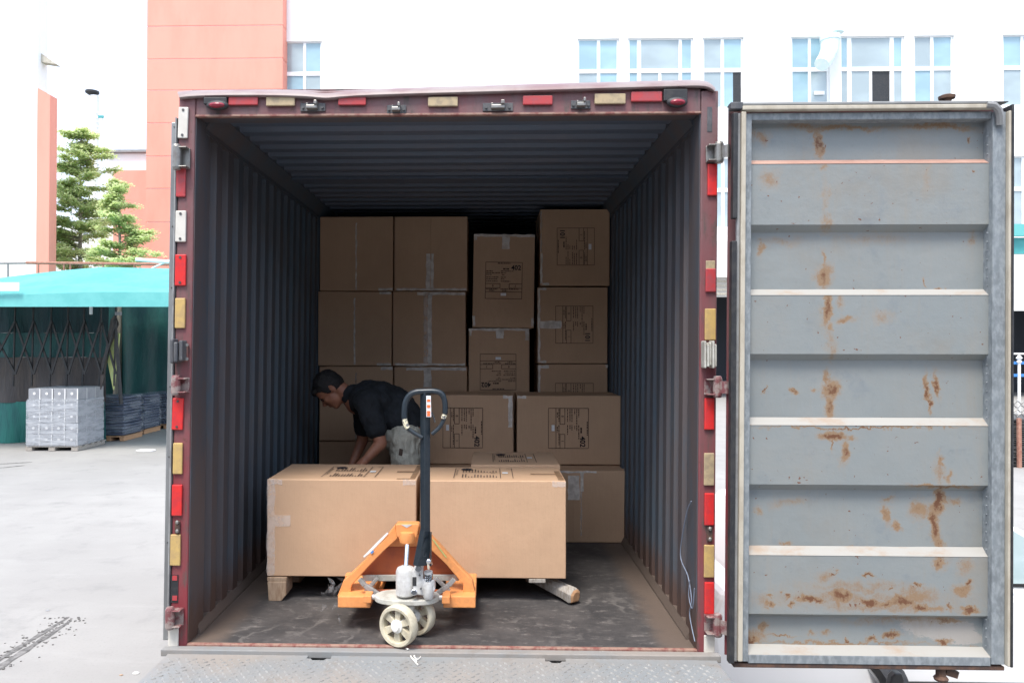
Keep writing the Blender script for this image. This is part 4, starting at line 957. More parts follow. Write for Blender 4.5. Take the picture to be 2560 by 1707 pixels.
mb = MB(); mb.tube([P(2466,262,YD-.03),P(2485,264,YD-.035),P(2496,275,YD-.035),P(2500,292,YD-.03),P(2500,312,YD-.02)],.016,8); mb.build('corner_seal', M['seal_grey'], ct, smooth=True)
dm(XA+.01,XB-.005,262,1655,YD+.064,YD+.072,'door_outer_skin',M['red'],0)
for k, y in enumerate(range(340,1620,22)):
    MB().ell((PR+.0102*dz(y)-.001, fy+.008, dz(y)), (.0035,.004,.0045), n=6, mlat=4).build('weld_bead', M['grey_paint'], ct)
mb = MB(); q = P(2367,248,YD+.03); mb.lathe(q,(0,0,1),[(.018,-.03),(.018,-.005),(.032,.0),(.034,.012),(.02,.018)],14); mb.build('lock_rod_cam', M['brown_rust'], ct)
mb = MB(); q = P(2352,1682,YD+.03); mb.lathe(q,(0,0,1),[(.026,-.03),(.030,-.02),(.020,-.008),(.020,.03)],14); mb.bar(q+Vector((.02,0,.01)),q+Vector((.07,.0,-.005)),.02,.03); mb.build('lock_rod_cam', M['brown_rust'], ct)
# ---------------- left door folded right round along the side, seen edge on
lx0, lx1, lx2 = P(411,900,0).x, P(423,900,0).x, P(436,900,0).x
zt_, zb_ = P(420,306,.0).z, P(410,1600,.0).z
MB().box(lx0,lx1,.0,1.2,zb_,zt_).shear().build('left_door_leaf', M['silver'], ct, bevel=.004)
MB().box(lx1+.0005,lx1+.008,-.012,1.19,zb_+.01,zt_+.02).shear().build('left_door_gasket', M['seal_grey'], ct, bevel=.002)
MB().box(lx1+.009,lx2-.001,.004,1.18,zb_+.01,zt_+.03).shear().build('left_door_gasket', M['rubber'], ct, bevel=.004)
for y in (318,566,719,966,1141,1355): 
    q = P(421,y,-.0); MB().ell((lx0+.016+.0102*q.z,-.002,q.z),(.004,.003,.004),n=8,mlat=4).build('rivet', M['screw'], ct)

# =================================================================== YARD RAMP (tread plate)
rp = thing('loading_ramp', 'diamond tread steel ramp plate butting against the container sill', 'ramp', (0,-1.2,GROUND))
ZP = -.022; HOLES = [(-.593,-.485),(.476,.568)]
mb = MB(); yb, yf = -.053, -2.3; yh = -.10
def slab(x0,x1,y0,y1): mb.box(x0,x1,y0,y1,ZP-.012,ZP)
xs_ = [-1.235]+[v for h in HOLES for v in h]+[1.24]
for i in range(0, len(xs_), 2): slab(xs_[i], xs_[i+1], yh, yb)
slab(-1.235,1.24,yf,yh); mb.build('tread_plate', M['plate'], rp)
for a, b in HOLES:
    m2 = MB(); m2.box(a,b,yh,yh+.012,ZP-.03,ZP-.013); m2.box(a,a+.012,yh,yb,ZP-.06,ZP-.013); m2.box(b-.012,b,yh,yb,ZP-.06,ZP-.013)
    m2.prism([(a,yh,ZP-.001),(a+.03,yh,ZP-.001),(a+.018,yh+.02,ZP-.001),(a,yh+.02,ZP-.001)],(0,0,-.01)); m2.prism([(b,yh,ZP-.001),(b-.03,yh,ZP-.001),(b-.018,yh+.02,ZP-.001),(b,yh+.02,ZP-.001)],(0,0,-.01))
    m2.build('lug_slot', M['plate'], rp)
lug = MB(); rnd = random.Random(9)
ny = int((yh+.03-yf)/.028)
for j in range(ny):
    y = yh-.012-j*.028
    if y < -1.6: break
    for i in range(62):
        x = -1.205+i*.0395+(.0197 if j % 2 else 0)
        if x > 1.22: continue
        a = R(40) if (i+j) % 2 else R(-40); c_, s_ = math.cos(a), math.sin(a); L, w_ = .0125, .0032
        dX = Vector((c_,s_,0)); dY = Vector((-s_,c_,0)); c0_ = Vector((x,y,ZP))
        lug.add([c0_-dX*L, c0_+dY*w_*1.3, c0_+dX*L, c0_-dY*w_*1.3, c0_-dX*L*.5+Vector((0,0,.0048)), c0_+dX*L*.5+Vector((0,0,.0048))],
                [(0,4,1),(1,4,5),(1,5,2),(2,5,3),(3,5,4),(3,4,0)])
M['lug'] = simple('polished_tread_lugs', (.30,.30,.29), .5, .1, col2=(.20,.195,.185), scale=5)
lug.build('tread_lugs', M['lug'], rp, kind='stuff')
for s in (-1,1): MB().box(*sorted((s*1.20,s*1.16)),yf,yb-.02,ZP-.2,ZP-.013).build('side_beam', M['steel_dark'], rp)
for s in (-1,1): MB().box(*sorted((s*1.1,s*1.0)),-1.9,-1.8,GROUND,ZP-.013).build('leg', M['steel_dark'], rp)

# =================================================================== CARTONS
def dashes(mb, O, u, v, nrm, x0, x1, y, h, rnd, s):
    x = x0
    while x < x1-.01:
        w_ = rnd.uniform(.02,.07); w_ = min(w_, x1-x)
        a = O+u*(x*s)+v*(-y*s)
        mb.add([a, a+u*(w_*s), a+u*(w_*s)+v*(h*s), a+v*(h*s)], [(0,1,2,3)]); x += w_+rnd.uniform(.008,.02)
def shipping_mark(root, O, u, v, s, number, seed, lid=False):
    """printed consignment mark: O is its upper left corner, u right, v up, s its side"""
    O, u, v = Vector(O), Vector(u).normalized(), Vector(v).normalized(); nrm = u.cross(v)
    rnd = random.Random(seed); mb = MB(); lw = .011
    def ln(x0,y0,x1,y1):
        if abs(x1-x0) > abs(y1-y0): pts = [(x0,y0-lw/2),(x1,y0-lw/2),(x1,y0+lw/2),(x0,y0+lw/2)]
        else: pts = [(x0-lw/2,y0),(x0+lw/2,y0),(x0+lw/2,y1),(x0-lw/2,y1)]
        mb.add([O+u*(a*s)-v*(b*s) for a,b in pts], [(0,3,2,1)])
    for a in ((0,0,1,0),(0,1,1,1),(0,0,0,1),(1,0,1,1),(0,.81,1,.81),(0,.59,.4,.59),(0,.71,.4,.71),(.4,.59,.4,.71),(.65,.59,1,.59),(.65,.71,1,.71),(.65,.59,.65,.71)): ln(*a)
    dashes(mb, O,u,v,nrm,.33,.68,.04,.02,rnd,s); dashes(mb,O,u,v,nrm,.48,.64,.20,.035,rnd,s)
    for y,(a,b),(c,d_) in ((.25,(.02,.22),(.42,.78)),(.30,(.02,.40),(.42,.56)),(.35,(.02,.16),(.44,.52)),(.42,(.02,.35),(.42,.55)),(.47,(.02,.33),(.42,.52)),(.53,(.02,.34),(.42,.68)),(.745,(.02,.33),(.42,.92)),(.785,(.10,.24),(.46,.60))):
        dashes(mb,O,u,v,nrm,a,b,y,.018,rnd,s); dashes(mb,O,u,v,nrm,c,d_,y,.018,rnd,s)
    mb.build('printed_mark', M['ink_faint'] if not lid else M['ink'], root)
    m2 = MB(); 
    text_mesh(m2, number, O+u*(.70*s)-v*(.205*s), u, v, .13*s, nrm, .02)
    text_mesh(m2, '0', O+u*(.18*s)-v*(.675*s), u, v, .06*s, nrm, .01); text_mesh(m2, '1', O+u*(.80*s)-v*(.675*s), u, v, .06*s, nrm, .01)
    m2.v = [p+nrm*.0003 for p in m2.v]; m2.build('printed_number', M['ink'], root)
    a = O+u*(.42*s)-v*(.92*s)+nrm*.0006
    MB().add([a, a+u*(.15*s), a+u*(.15*s)+v*(.075*s), a+v*(.075*s)], [(0,1,2,3)]).build('paper_sticker', M['sticker'], root)
def soft_box(x0,x1,y0,y1,z0,z1,seed,n=8):
    rnd = random.Random(seed); mb = MB(); idx = {}; faces = []
    ph = [rnd.uniform(0, 6.28) for _ in range(9)]
    cj = {(i,j,k): Vector((rnd.uniform(0,.005)*(-1 if i else 1), rnd.uniform(0,.002)*(-1 if j else 1), rnd.uniform(0,.004)*(-1 if k else 1)*(1 if k else 0))) for i in (0,1) for j in (0,1) for k in (0,1)}
    def vert(a,b,c):
        key = (a,b,c)
        if key in idx: return idx[key]
        u,v,w_ = a/n,b/n,c/n; p = Vector((x0+(x1-x0)*u, y0+(y1-y0)*v, z0+(z1-z0)*w_))
        for (i,j,k), d in cj.items(): p += d*((u if i else 1-u)*(v if j else 1-v)*(w_ if k else 1-w_))
        e = lambda t: math.sin(math.pi*t)
        amp = .0035
        if a in (0,n): p.x += (1 if a == 0 else -1)*amp*(1+math.sin(5*v+ph[0]+3*w_))*.5*e(v)*e(w_)
        if b in (0,n): p.y += (1 if b == 0 else -1)*amp*(1+math.sin(5*u+ph[1])*math.sin(4*w_+ph[2]))*.5*e(u)*e(w_)
        if c in (0,n): p.z += (1 if c == 0 else -1)*amp*(1+math.sin(5*u+ph[3])*math.sin(4*v+ph[4]))*.5*e(u)*e(v) - (0 if c else 0)
        idx[key] = len(mb.v); mb.v.append(p); return idx[key]
    for i in range(n):
        for j in range(n):
            for q in ([(i,0,j),(i+1,0,j),(i+1,0,j+1),(i,0,j+1)],[(i,n,j),(i,n,j+1),(i+1,n,j+1),(i+1,n,j)],[(0,i,j),(0,i,j+1),(0,i+1,j+1),(0,i+1,j)],[(n,i,j),(n,i+1,j),(n,i+1,j+1),(n,i,j+1)],[(i,j,0),(i,j+1,0),(i+1,j+1,0),(i+1,j,0)],[(i,j,n),(i+1,j,n),(i+1,j+1,n),(i,j+1,n)]):
                mb.f.append(tuple(vert(*t) for t in q))
    return mb
def carton(x0,x1,y0,y1,z0,z1,label,group=None,yaw=0,tilt=0,flaps=False,rag=.0):
    c = Vector(((x0+x1)/2,(y0+y1)/2,z0)); root = thing('cardboard_box', label, 'cardboard box', c, group)
    root['dims'] = ''; del root['dims']
    nx_, nz_ = 9, 7
    soft_box(x0,x1,y0,y1,z0+.001,z1,int(abs(x0)*997+z0*131)+7).build('box', M['card'], root, bevel=.005, seg=2, smooth=True)
    if flaps:
        xm = x0+(x1-x0)*.5
        MB().box(x0+.006,xm-.0015,y0-.003,y0+.001,z0+.006,z1-.006).build('flap', M['card'], root, bevel=.0015)
        MB().box(xm+.0015,x1-.006,y0-.003,y0+.001,z0+.006,z1-.006).build('flap', M['card'], root, bevel=.0015)
    root.rotation_euler = (0, tilt, yaw)
    return root
def tape(root, x0,x1,z0,z1,y,mat='tape',seed=0,jag=.004):
    rnd = random.Random(seed+int(x0*1000)); mb = MB(); vert = (z1-z0) > (x1-x0); n = max(4, int(max(z1-z0, x1-x0)/.03))
    vs = []
    for i in range(n+1):
        t = i/n
        if vert: vs += [(x0+rnd.uniform(-jag,jag),y,z0+(z1-z0)*t),(x1+rnd.uniform(-jag,jag),y,z0+(z1-z0)*t)]
        else: vs += [(x0+(x1-x0)*t,y,z1+rnd.uniform(-jag,jag)),(x0+(x1-x0)*t,y,z0+rnd.uniform(-jag,jag))]
    mb.add(vs, [(2*i,2*i+1,2*i+3,2*i+2) for i in range(n)])
    mb.build('tape', M[mat], root)

# left stack: two columns, four high
YA = 2.56; hS = .606
lvl = ['bottom','second from bottom','third from bottom','top']
colx = [(-1.146,-.545),(-.539,.056)]
for ci, (a, b) in enumerate(colx):
    for k in range(4):
        off = (0, 0, -.012, .0)[k] if ci == 0 else (0, 0, -.012, .0)[k]
        lab = '%s carton of the %s column at the back left, flap side facing out' % (lvl[k], 'leftmost' if ci == 0 else 'second')
        if k == 0 and ci == 1: lab = 'bottom carton of the second column, hidden low behind the man'
        e = (.0, .0, .004, .008)[k]
        r_ = carton(a+off,b+off,YA-e,YA+.6,hS*k,hS*(k+1)-.003,lab,'cartons of the back left stack',flaps=True)
        yf_ = YA-e-.0042; xm = (a+b)/2+off; z0_, z1_ = hS*k, hS*(k+1)
        if ci == 0:
            tape(r_, xm-.006,xm+.004,z0_+.01,z0_+.55,yf_,'tape' if k in (2,3) else 'tape_clear'); 
            if k > 0: tape(r_, b+off-.12,b+off-.004,z0_+.004,z0_+.022,yf_)
            if k < 3: tape(r_, b+off-.10,b+off-.004,z1_-.03,z1_-.008,yf_)
        else:
            if k == 3: tape(r_, xm-.038,xm-.004,z0_+.02,z0_+.30,yf_); tape(r_, xm+.002,xm+.022,z0_+.02,z0_+.30,yf_)
            elif k == 2: tape(r_, xm-.045,xm-.012,z0_+.02,z1_-.02,yf_,'tape_clear'); tape(r_, xm-.012,xm+.02,z0_+.02,z1_-.02,yf_)
            elif k == 1: tape(r_, xm-.055,xm+.005,z1_-.17,z1_-.02,yf_)
            tape(r_, a+off+.02,b+off-.01,z0_+.004,z0_+.02,yf_,'tape' if k in (2,3) else 'tape_clear')
            if k < 3: tape(r_, a+off+(.2 if k == 2 else .1),b+off-.01,z1_-.034,z1_-.012,yf_)
# third column: cartons marked 402 standing on end
YA2 = 2.50
def front_mark(root, xc, zt, s, y, number, rot, seed):
    """rot: 0 upright, 90 = top points left, 180 upside down, 270 = top points right (xc,zt centre of the mark)"""
    c = Vector((xc, y-.0045, zt)); a = R(rot); u = Vector((math.cos(a),0,math.sin(a))); v = Vector((-math.sin(a),0,math.cos(a)))
    shipping_mark(root, c-u*s/2+v*s/2, u, v, s, number, seed)
r3 = carton(.062,.550,YA2,YA2+.55,0,.758,'lowest upright carton of the third column, hidden behind the wide boxes','cartons of the third column')
r2_ = carton(.062,.550,YA2,YA2+.55,.760,1.517,'lower visible carton of the third column with an upside-down 402 mark','cartons of the third column')
front_mark(r2_, .30, 1.168, .285, YA2, '402', 180, 5)
tape(r2_,.066,.546,1.497,1.515,YA2-.0045); tape(r2_,.285,.345,1.435,1.497,YA2-.005); tape(r2_,.07,.09,1.455,1.497,YA2-.005); tape(r2_,.515,.545,1.42,1.497,YA2-.005)
r1 = carton(.092,.585,YA2-.01,YA2+.54,1.519,2.265,'tilted upright carton with a 402 mark, topmost of the third column','cartons of the third column',tilt=R(1.0))
front_mark(r1, .338, 1.895, .290, YA2-.01, '402', 0, 6)
tape(r1,.096,.58,2.243,2.263,YA2-.0145); tape(r1,.32,.38,2.145,2.243,YA2-.015); tape(r1,.098,.12,2.215,2.243,YA2-.015); tape(r1,.095,.118,1.53,1.61,YA2-.0145); tape(r1,.56,.582,1.53,1.60,YA2-.0145)
# fourth column: cartons marked 101
for k, (a, b, z0_, z1_, lab) in enumerate(((.614,1.172,0,.612,'bottom carton of the right column, hidden behind the wide boxes'),(.614,1.172,.620,1.232,'second carton of the right column, its upper half above the wide boxes'),(.614,1.172,1.236,1.845,'third carton of the right column with a sideways 101 mark and a wide tape patch'),(.632,1.189,1.853,2.468,'topmost carton of the right column with a sideways 101 mark'))):
    r_ = carton(a,b,YA2,YA2+.55,z0_,z1_,lab,'cartons of the right column'); y = YA2-.0045
    if k == 1: front_mark(r_, .905, .93, .30, YA2, '101', 270, 7); tape(r_,a+.004,a+.022,z0_+.02,z1_-.01,y); tape(r_,a+.022,a+.09,z1_-.035,z1_-.01,y); tape(r_,b-.02,b-.004,z1_-.03,z1_-.005,y)
    if k == 2: front_mark(r_, .905, 1.545, .295, YA2, '101', 270, 8); tape(r_,a+.003,a+.02,z0_+.01,z1_-.01,y); tape(r_,a+.02,a+.185,1.515,1.575,y-.0008); tape(r_,a+.02,a+.07,z1_-.025,z1_-.008,y); tape(r_,a+.02,a+.07,z0_+.006,z0_+.024,y)
    if k == 3: front_mark(r_, .917, 2.165, .295, YA2, '101', 90, 9); tape(r_,a+.003,a+.02,z0_+.02,z0_+.26,y); tape(r_,a+.02,a+.075,z0_+.006,z0_+.022,y); tape(r_,a+.003,a+.016,z0_+.27,z1_-.02,y,'tape_clear')
# second tier: wide boxes in front
rW = carton(.431,1.196,2.04,2.48,.508,1.013,'wide carton with a 402 mark at the right of the second tier','wide cartons of the second tier')
front_mark(rW, .808, .775, .292, 2.04, '402', 270, 10); tape(rW,.435,.50,.99,1.01,2.0355)
rW2 = carton(-.36,.410,2.04,2.48,.508,1.017,'wide carton with a 402 mark just right of the bending man','wide cartons of the second tier')
front_mark(rW2, .035, .775, .292, 2.04, '402', 270, 11); tape(rW2,.37,.398,.78,1.0,2.0355); tape(rW2,.33,.40,.99,1.012,2.035)
# first tier
rB = carton(.43,1.204,1.815,2.44,0,.506,'large carton on the floor at the right with a taped seam','floor cartons of the first tier',flaps=True)
xm = .98
tape(rB,.78,.86,.30,.47,1.8102); tape(rB,.868,.892,.36,.49,1.8102,'tape'); tape(rB,.868,.880,.05,.36,1.8102,'tape_clear'); tape(rB,.72,.98,.488,.502,1.8102)
rB2 = carton(-.38,.405,1.815,2.44,0,.506,'large carton on the floor behind the pallet load, mostly hidden','floor cartons of the first tier')
# pallet load
LID = lambda r_, x0, y0, s: None
def lid_mark(root, x0, x1, yf_, yb_, z, number, seed):
    # mark read from the left side: stretched over the lid
    s = min(x1-x0, yb_-yf_)
    O = Vector((x1, yb_, z+.0007)); shipping_mark(root, (x0, yb_, z+.0008), (0,-1,0), (-1,0,0), s, number, seed, lid=True) if False else shipping_mark(root, (x0, yf_, z+.0008), (0,1,0), (-1,0,0), s, number, seed, lid=True)
Yf = .596
p1 = carton(-.981,-.166,Yf,1.10,.129,.657,'left front carton on the pallet with clear tape down its left edge','cartons on the wooden pallet')
tape(p1,-.978,-.935,.135,.655,Yf-.0015,'tape_clear'); tape(p1,-.935,-.85,.40,.46,Yf-.002,'tape_clear'); tape(p1,-.955,-.895,.625,.655,Yf-.0024,'tape_clear'); tape(p1,-.24,-.17,.628,.655,Yf-.0015,'tape_clear')
p2 = carton(-.150,.641,Yf-.004,1.04,.130,.655,'right front carton on the pallet behind the jack handle','cartons on the wooden pallet')
tape(p2,.565,.638,.622,.653,Yf-.006,'tape_clear')
p3 = carton(.115,.655,1.055,1.60,.130,.665,'rear carton on the pallet with a crushed lid edge','cartons on the wooden pallet')
def lidprint(root, xa_, xb_, ya_, yb_, z, seed, emblem=True):
    rnd = random.Random(seed); mb = MB(); zz = z+.0008
    def q(x0,x1,y0,y1): mb.add([(x0,y0,zz),(x1,y0,zz),(x1,y1,zz),(x0,y1,zz)], [(0,1,2,3)])
    w_ = xb_-xa_; h_ = yb_-ya_
    q(xa_,xa_+.004,ya_,yb_); q(xb_-.004,xb_,ya_,yb_); q(xa_+w_*.78,xa_+w_*.78+.004,ya_,yb_)
    q(xa_+.004,xa_+w_*.1,yb_-.006,yb_); q(xa_+w_*.9,xb_-.004,yb_-.006,yb_)
    for row in range(2):
        for k in range(12):
            x = xa_+w_*(.14+.62*k/12); L = h_*rnd.uniform(.10,.42); y0 = ya_+h_*(.06+.5*row) ; q(x, x+.006, y0, y0+L*.8)
    q(xa_+w_*.62,xa_+w_*.70,ya_+h_*.5,ya_+h_*.53)
    for k in range(6): q(xa_+w_*.03, xa_+w_*.06, ya_+h_*(.3+.09*k), ya_+h_*(.34+.09*k))
    mb.build('printed_mark', M['ink_faint'], root)
    m2 = MB(); ex, ey = xa_+w_*.2, ya_+h_*.88
    for k in range(9):
        a = k*2*math.pi/9; m2.obox((ex+.022*math.cos(a),ey+.028*math.sin(a),zz+.0002),(.010,0,0),(0,.009,0),(0,0,.0001))
    m2.obox((ex,ey,zz+.0002),(.008,0,0),(0,.03,0),(0,0,.0001)); m2.build('emblem', M['ink'], root)
    x = xa_+w_*.87; MB().add([(x-.016,ya_+h_*.45,zz),(x+.016,ya_+h_*.45,zz),(x+.016,ya_+h_*.6,zz),(x-.016,ya_+h_*.6,zz)],[(0,1,2,3)]).build('paper_sticker', M['sticker'], root)
lidprint(p1,-.70,-.40,.66,1.0,.657,1); lidprint(p2,.03,.36,.66,.98,.655,2); lidprint(p3,.25,.52,1.15,1.5,.665,3)
def lidtape(root,x0,x1,y0,y1,z): MB().add([(x0,y0,z+.0006),(x1,y0,z+.0006),(x1,y1,z+.0006),(x0,y1,z+.0006)],[(0,1,2,3)]).build('tape', M['tape_brown'], root)
lidtape(p1,-.30,-.205,.81,.86,.657); lidtape(p1,-.205,-.175,.61,1.06,.6572); lidtape(p1,-.275,-.205,.60,.63,.657)
lidtape(p2,.46,.60,.78,.81,.655); lidtape(p2,.60,.632,.61,.90,.6552)
p4 = carton(-.981,-.20,1.115,1.62,.130,.42,'rear left carton on the pallet, hidden below the lid line','cartons on the wooden pallet')

# pallet below the load
pl = thing('pallet', 'rough wooden pallet under the cartons inside the container', 'pallet', (-.15,1.1,0))
rndv = [(-.972,.0),(-.90,.0)]
mb = MB(); mb.prism([(-.965,.585,.0),(-.895,.585,.0),(-.868,.585,.035),(-.868,.585,.105),(-.972,.585,.105)], (0,.13,0)); mb.build('block', M['wood'], pl, bevel=.004)
mb = MB(); mb.box(-.974,-.868,.588,.70,.106,.126); mb.build('board_end', M['wood'], pl, bevel=.003)
for y in (.9,1.42): MB().box(-.97,-.87,y,y+.13,.0,.105).build('block', M['wood'], pl, bevel=.004)
MB().box(-.90,-.83,.70,1.58,.106,.127).build('stringer', M['wood_grey'], pl, bevel=.003)
for y in (.9,1.2,1.46): MB().box(-.97,.50,y,y+.11,.106,.128).build('board', M['wood_grey'], pl, bevel=.003)
MB().box(.44,.53,.592,.70,.108,.129).build('board_end', M['wood_grey'], pl, bevel=.003)
for y in (.95,1.42): MB().box(.44,.55,y,y+.13,.0,.105).build('block', M['wood'], pl, bevel=.004)
bm_ = thing('broken_beam', 'loose wooden beam with a splintered end poking out right of the pallet', 'timber', (.66,.6,0))
a_, b_ = Vector((.685,.575,.046)), Vector((.45,.86,.085))
mb = MB(); dd = (b_-a_).normalized(); sd_ = dd.cross(Vector((0,0,1))).normalized(); up_ = sd_.cross(dd)
prf = [(-.035,-.036),(.03,-.038),(.04,-.01),(.036,.024),(.012,.042),(-.02,.038),(-.04,.012)]
rings = []
for t, sc_ in ((0,.86),(.03,1.),(.2,.9),(1,.85)): rings.append([a_.lerp(b_,t)+sd_*(p[0]*sc_)+up_*(p[1]*sc_) for p in prf])
mb.sweep(rings); mb.build('beam', M['wood_grey'], bm_, bevel=.003)
mb = MB(); mb.sweep([[a_-dd*.010+sd_*(p[0]*.6)+up_*(p[1]*.6) for p in prf],[a_-dd*.001+sd_*(p[0]*.92)+up_*(p[1]*.92) for p in prf]]); mb.build('splintered_end', M['wood_orange'], bm_, bevel=.003)

# =================================================================== PALLET JACK
pj = thing('pallet_jack', 'orange hand pallet jack with a dark handle and cream wheels in front of the cartons', 'pallet jack', (-.17,.3,0))
def pt(x, y, Y): return P(x, y, Y)
Yj = .22
# forks
for (x0, x1) in ((844,926),(1108,1189)):
    a, b = pt(x0,1500,Yj-.06), pt(x1,1500,Yj-.06); z0_, z1_ = pt(x0,1519,Yj-.06).z, pt(x0,1489,Yj-.06).z
    MB().box(a.x,b.x,Yj-.06,1.45,z0_+.055 if False else z0_,z1_-.004).build('fork', M['orange'], pj, bevel=.008) if False else MB().box(a.x,b.x,Yj-.06,Yj+.30,z0_,z1_).build('fork_heel', M['orange'], pj, bevel=.006)
    MB().box(a.x+.002,b.x-.002,Yj+.301,1.45,.055,.103).build('fork', M['orange'], pj, bevel=.008)
    MB().cyl(((a.x+b.x)/2-.035,1.28,.037),((a.x+b.x)/2+.035,1.28,.037),.036,n=16).build('load_roller', M['wheel_cream'], pj)
# A frame
def poly(pts, Y, th, name, mat, bevel=.004):
    return MB().prism([pt(x,y,Y) for x,y in pts], (0,th,0)).build(name, mat, pj, bevel=bevel)
poly([(843,1490),(858,1452),(905,1408),(955,1355),(988,1312),(994,1346),(960,1376),(920,1417),(880,1462),(877,1470),(878,1488)],Yj,.05,'frame_strut',M['orange'])
poly([(1189,1488),(1181,1450),(1140,1408),(1095,1358),(1049,1311),(1044,1346),(1075,1372),(1115,1410),(1157,1460),(1158,1468),(1156,1486)],Yj,.05,'frame_strut',M['orange'])
poly([(862,1437),(895,1437),(893,1446),(862,1452)],Yj+.055,.05,'frame_bracket',M['orange']); poly([(1140,1437),(1170,1436),(1169,1450),(1142,1447)],Yj+.055,.05,'frame_bracket',M['orange'])
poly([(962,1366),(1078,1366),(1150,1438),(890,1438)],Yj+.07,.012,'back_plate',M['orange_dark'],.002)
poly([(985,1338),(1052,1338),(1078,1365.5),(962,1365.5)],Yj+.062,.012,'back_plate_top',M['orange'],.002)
poly([(989,1311),(992,1309),(1045,1309),(1048,1313),(1042,1342),(1036,1347),(1030,1338),(1006,1338),(1001,1347),(991,1340)],Yj-.035,.06,'head_cap',M['orange'],.006)
q = pt(1018,1345,Yj-.03); MB().lathe(q,(0,0,1),[(.018,-.022),(.036,-.018),(.040,.004),(.034,.03),(.02,.034)],20).build('piston_cup', M['orange'], pj, smooth=True)
mb = MB(); mb.prism([pt(1003,1311,Yj-.037),pt(1030,1311,Yj-.037),pt(1017,1319,Yj-.037)],(0,.002,0)); mb.build('maker_plate', M['jack_grey'], pj)
# stickers on the struts
poly([(945,1352),(968,1330),(971,1333),(926,1380),(910,1393),(908,1390)],Yj-.003,.002,'strut_sticker',M['sticker'],0)
poly([(935,1378),(929,1384),(926,1381),(932,1375)],Yj-.006,.002,'blue_tag',M['blue_paint'],0)
poly([(1080,1347),(1085,1349),(1118,1394),(1113,1392)],Yj-.003,.002,'strut_sticker',M['yellow_panel'],0)
# cross bar and links
poly([(905,1437),(1150,1436),(1147,1452),(908,1453)],Yj+.05,.012,'cross_bar',M['plate_dusty'])
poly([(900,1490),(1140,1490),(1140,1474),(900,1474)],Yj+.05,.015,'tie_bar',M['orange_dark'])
M['link_grey'] = simple('linkage_grey', (.34,.34,.335), .45, .2, col2=(.24,.235,.225), scale=20)
for sg, pts_ in ((1,[(899,1446),(912,1462),(933,1476),(949,1487)]),(-1,[(1136,1446),(1122,1462),(1105,1474),(1088,1487)])):
    mb = MB()
    for a_, b_ in zip(pts_[:-1], pts_[1:]): mb.bar(pt(*a_,Yj-.03), pt(*b_,Yj-.03), .022, .020, (0,1,0))
    mb.build('push_link', M['link_grey'], pj, bevel=.003)
    MB().bar(*[pt(x,y,Yj+.03) for x,y in ([(944,1444),(908,1484)] if sg > 0 else [(1090,1444),(1130,1484)])], .018, .020, (0,1,0)).build('cross_link', M['link_grey'], pj, bevel=.003)
# axle plate
a, b = pt(936,1494,.12), pt(1099,1494,.12); cx = (a.x+b.x)/2; hw = (b.x-a.x)/2; zc_ = pt(1015,1494,.12).z
pts_ = []
for k in range(28):
    t = 2*math.pi*k/28; pts_.append((cx+hw*math.copysign(abs(math.cos(t))**.7, math.cos(t)), .13+.085*math.copysign(abs(math.sin(t))**1.0, math.sin(t)), zc_-.012))
MB().prism(pts_,(0,0,.024)).build('axle_plate', M['plate_dusty'], pj, bevel=.004)
for sg in (-1,1): MB().cyl((cx+sg*(hw-.004),.13,zc_),(cx+sg*(hw+.03),.13,zc_),.012,n=12).build('axle_pin', M['jack_grey'], pj)
for sx in (-1,1): MB().box(*sorted((cx+sx*(hw+.012),cx+sx*(hw+.05))),.10,.17,zc_-.02,zc_+.015).build('fork_lug', M['orange'], pj, bevel=.004)
# pump
Yp = .10; zt0 = pt(1014,1415,Yp).z; zb0_ = pt(1014,1487,Yp).z; pc = pt(1014,1450,Yp)
MB().lathe((pc.x,Yp,0),(0,0,1),[(.038,zb0_),(.046,zb0_+.006),(.046,zt0-.02),(.040,zt0-.006),(.026,zt0),(.018,zt0+.004)],28).build('pump_cylinder', M['jack_grey'], pj, smooth=True, bevel=.003)
mb = MB(); q0, q1 = pt(1036,1425,Yp-.03), pt(1060,1487,Yp-.03)
mb.prism([pt(1030,1430,Yp-.045),pt(1038,1412,Yp-.045),pt(1048,1408,Yp-.045),pt(1057,1416,Yp-.045),pt(1058,1448,Yp-.045),pt(1086,1450,Yp-.045),pt(1088,1474,Yp-.045),pt(1080,1484,Yp-.045),pt(1060,1488,Yp-.045),pt(1034,1486,Yp-.045),pt(1031,1460,Yp-.045)],(0,.05,0)); mb.build('pump_block', M['jack_grey'], pj, bevel=.005)
MB().prism([pt(1031,1442,Yp-.047),pt(1041,1442,Yp-.047),pt(1041,1464,Yp-.047),pt(1031,1464,Yp-.047)],(0,.004,0)).build('pump_recess', M['rubber'], pj, bevel=.001)
for (x,y,r_) in ((1046,1421,.016),(1035,1480,.014),(1049,1437,.005),(1052,1470,.005)):
    MB().cyl(pt(x,y,Yp-.062),pt(x,y,Yp-.044),r_,n=18).build('pivot_bolt', M['chrome'] if r_ > .01 else M['screw'], pj, bevel=.002)
cs = pt(1071,1440,Yp-.03)
MB().lathe((cs.x,Yp-.03,0),(0,0,1),[(.012,pt(1071,1420,Yp).z),(.020,pt(1071,1422,Yp).z),(.021,pt(1071,1430,Yp).z),(.014,pt(1071,1431,Yp).z),(.014,pt(1071,1446,Yp).z),(.024,pt(1071,1447,Yp).z),(.028,pt(1071,1456,Yp).z),(.026,pt(1071,1484,Yp).z),(.018,pt(1071,1491,Yp).z)],22).build('valve_body', M['jack_grey'], pj, smooth=True)
spr = [Vector((cs.x+.019*math.cos(t*.6), Yp-.03+.019*math.sin(t*.6), pt(1071,1447,Yp).z+(pt(1071,1428,Yp).z-pt(1071,1447,Yp).z)*t/42)) for t in range(43)]
MB().tube(spr,.0035,6).build('spring', M['chrome'], pj, smooth=True)
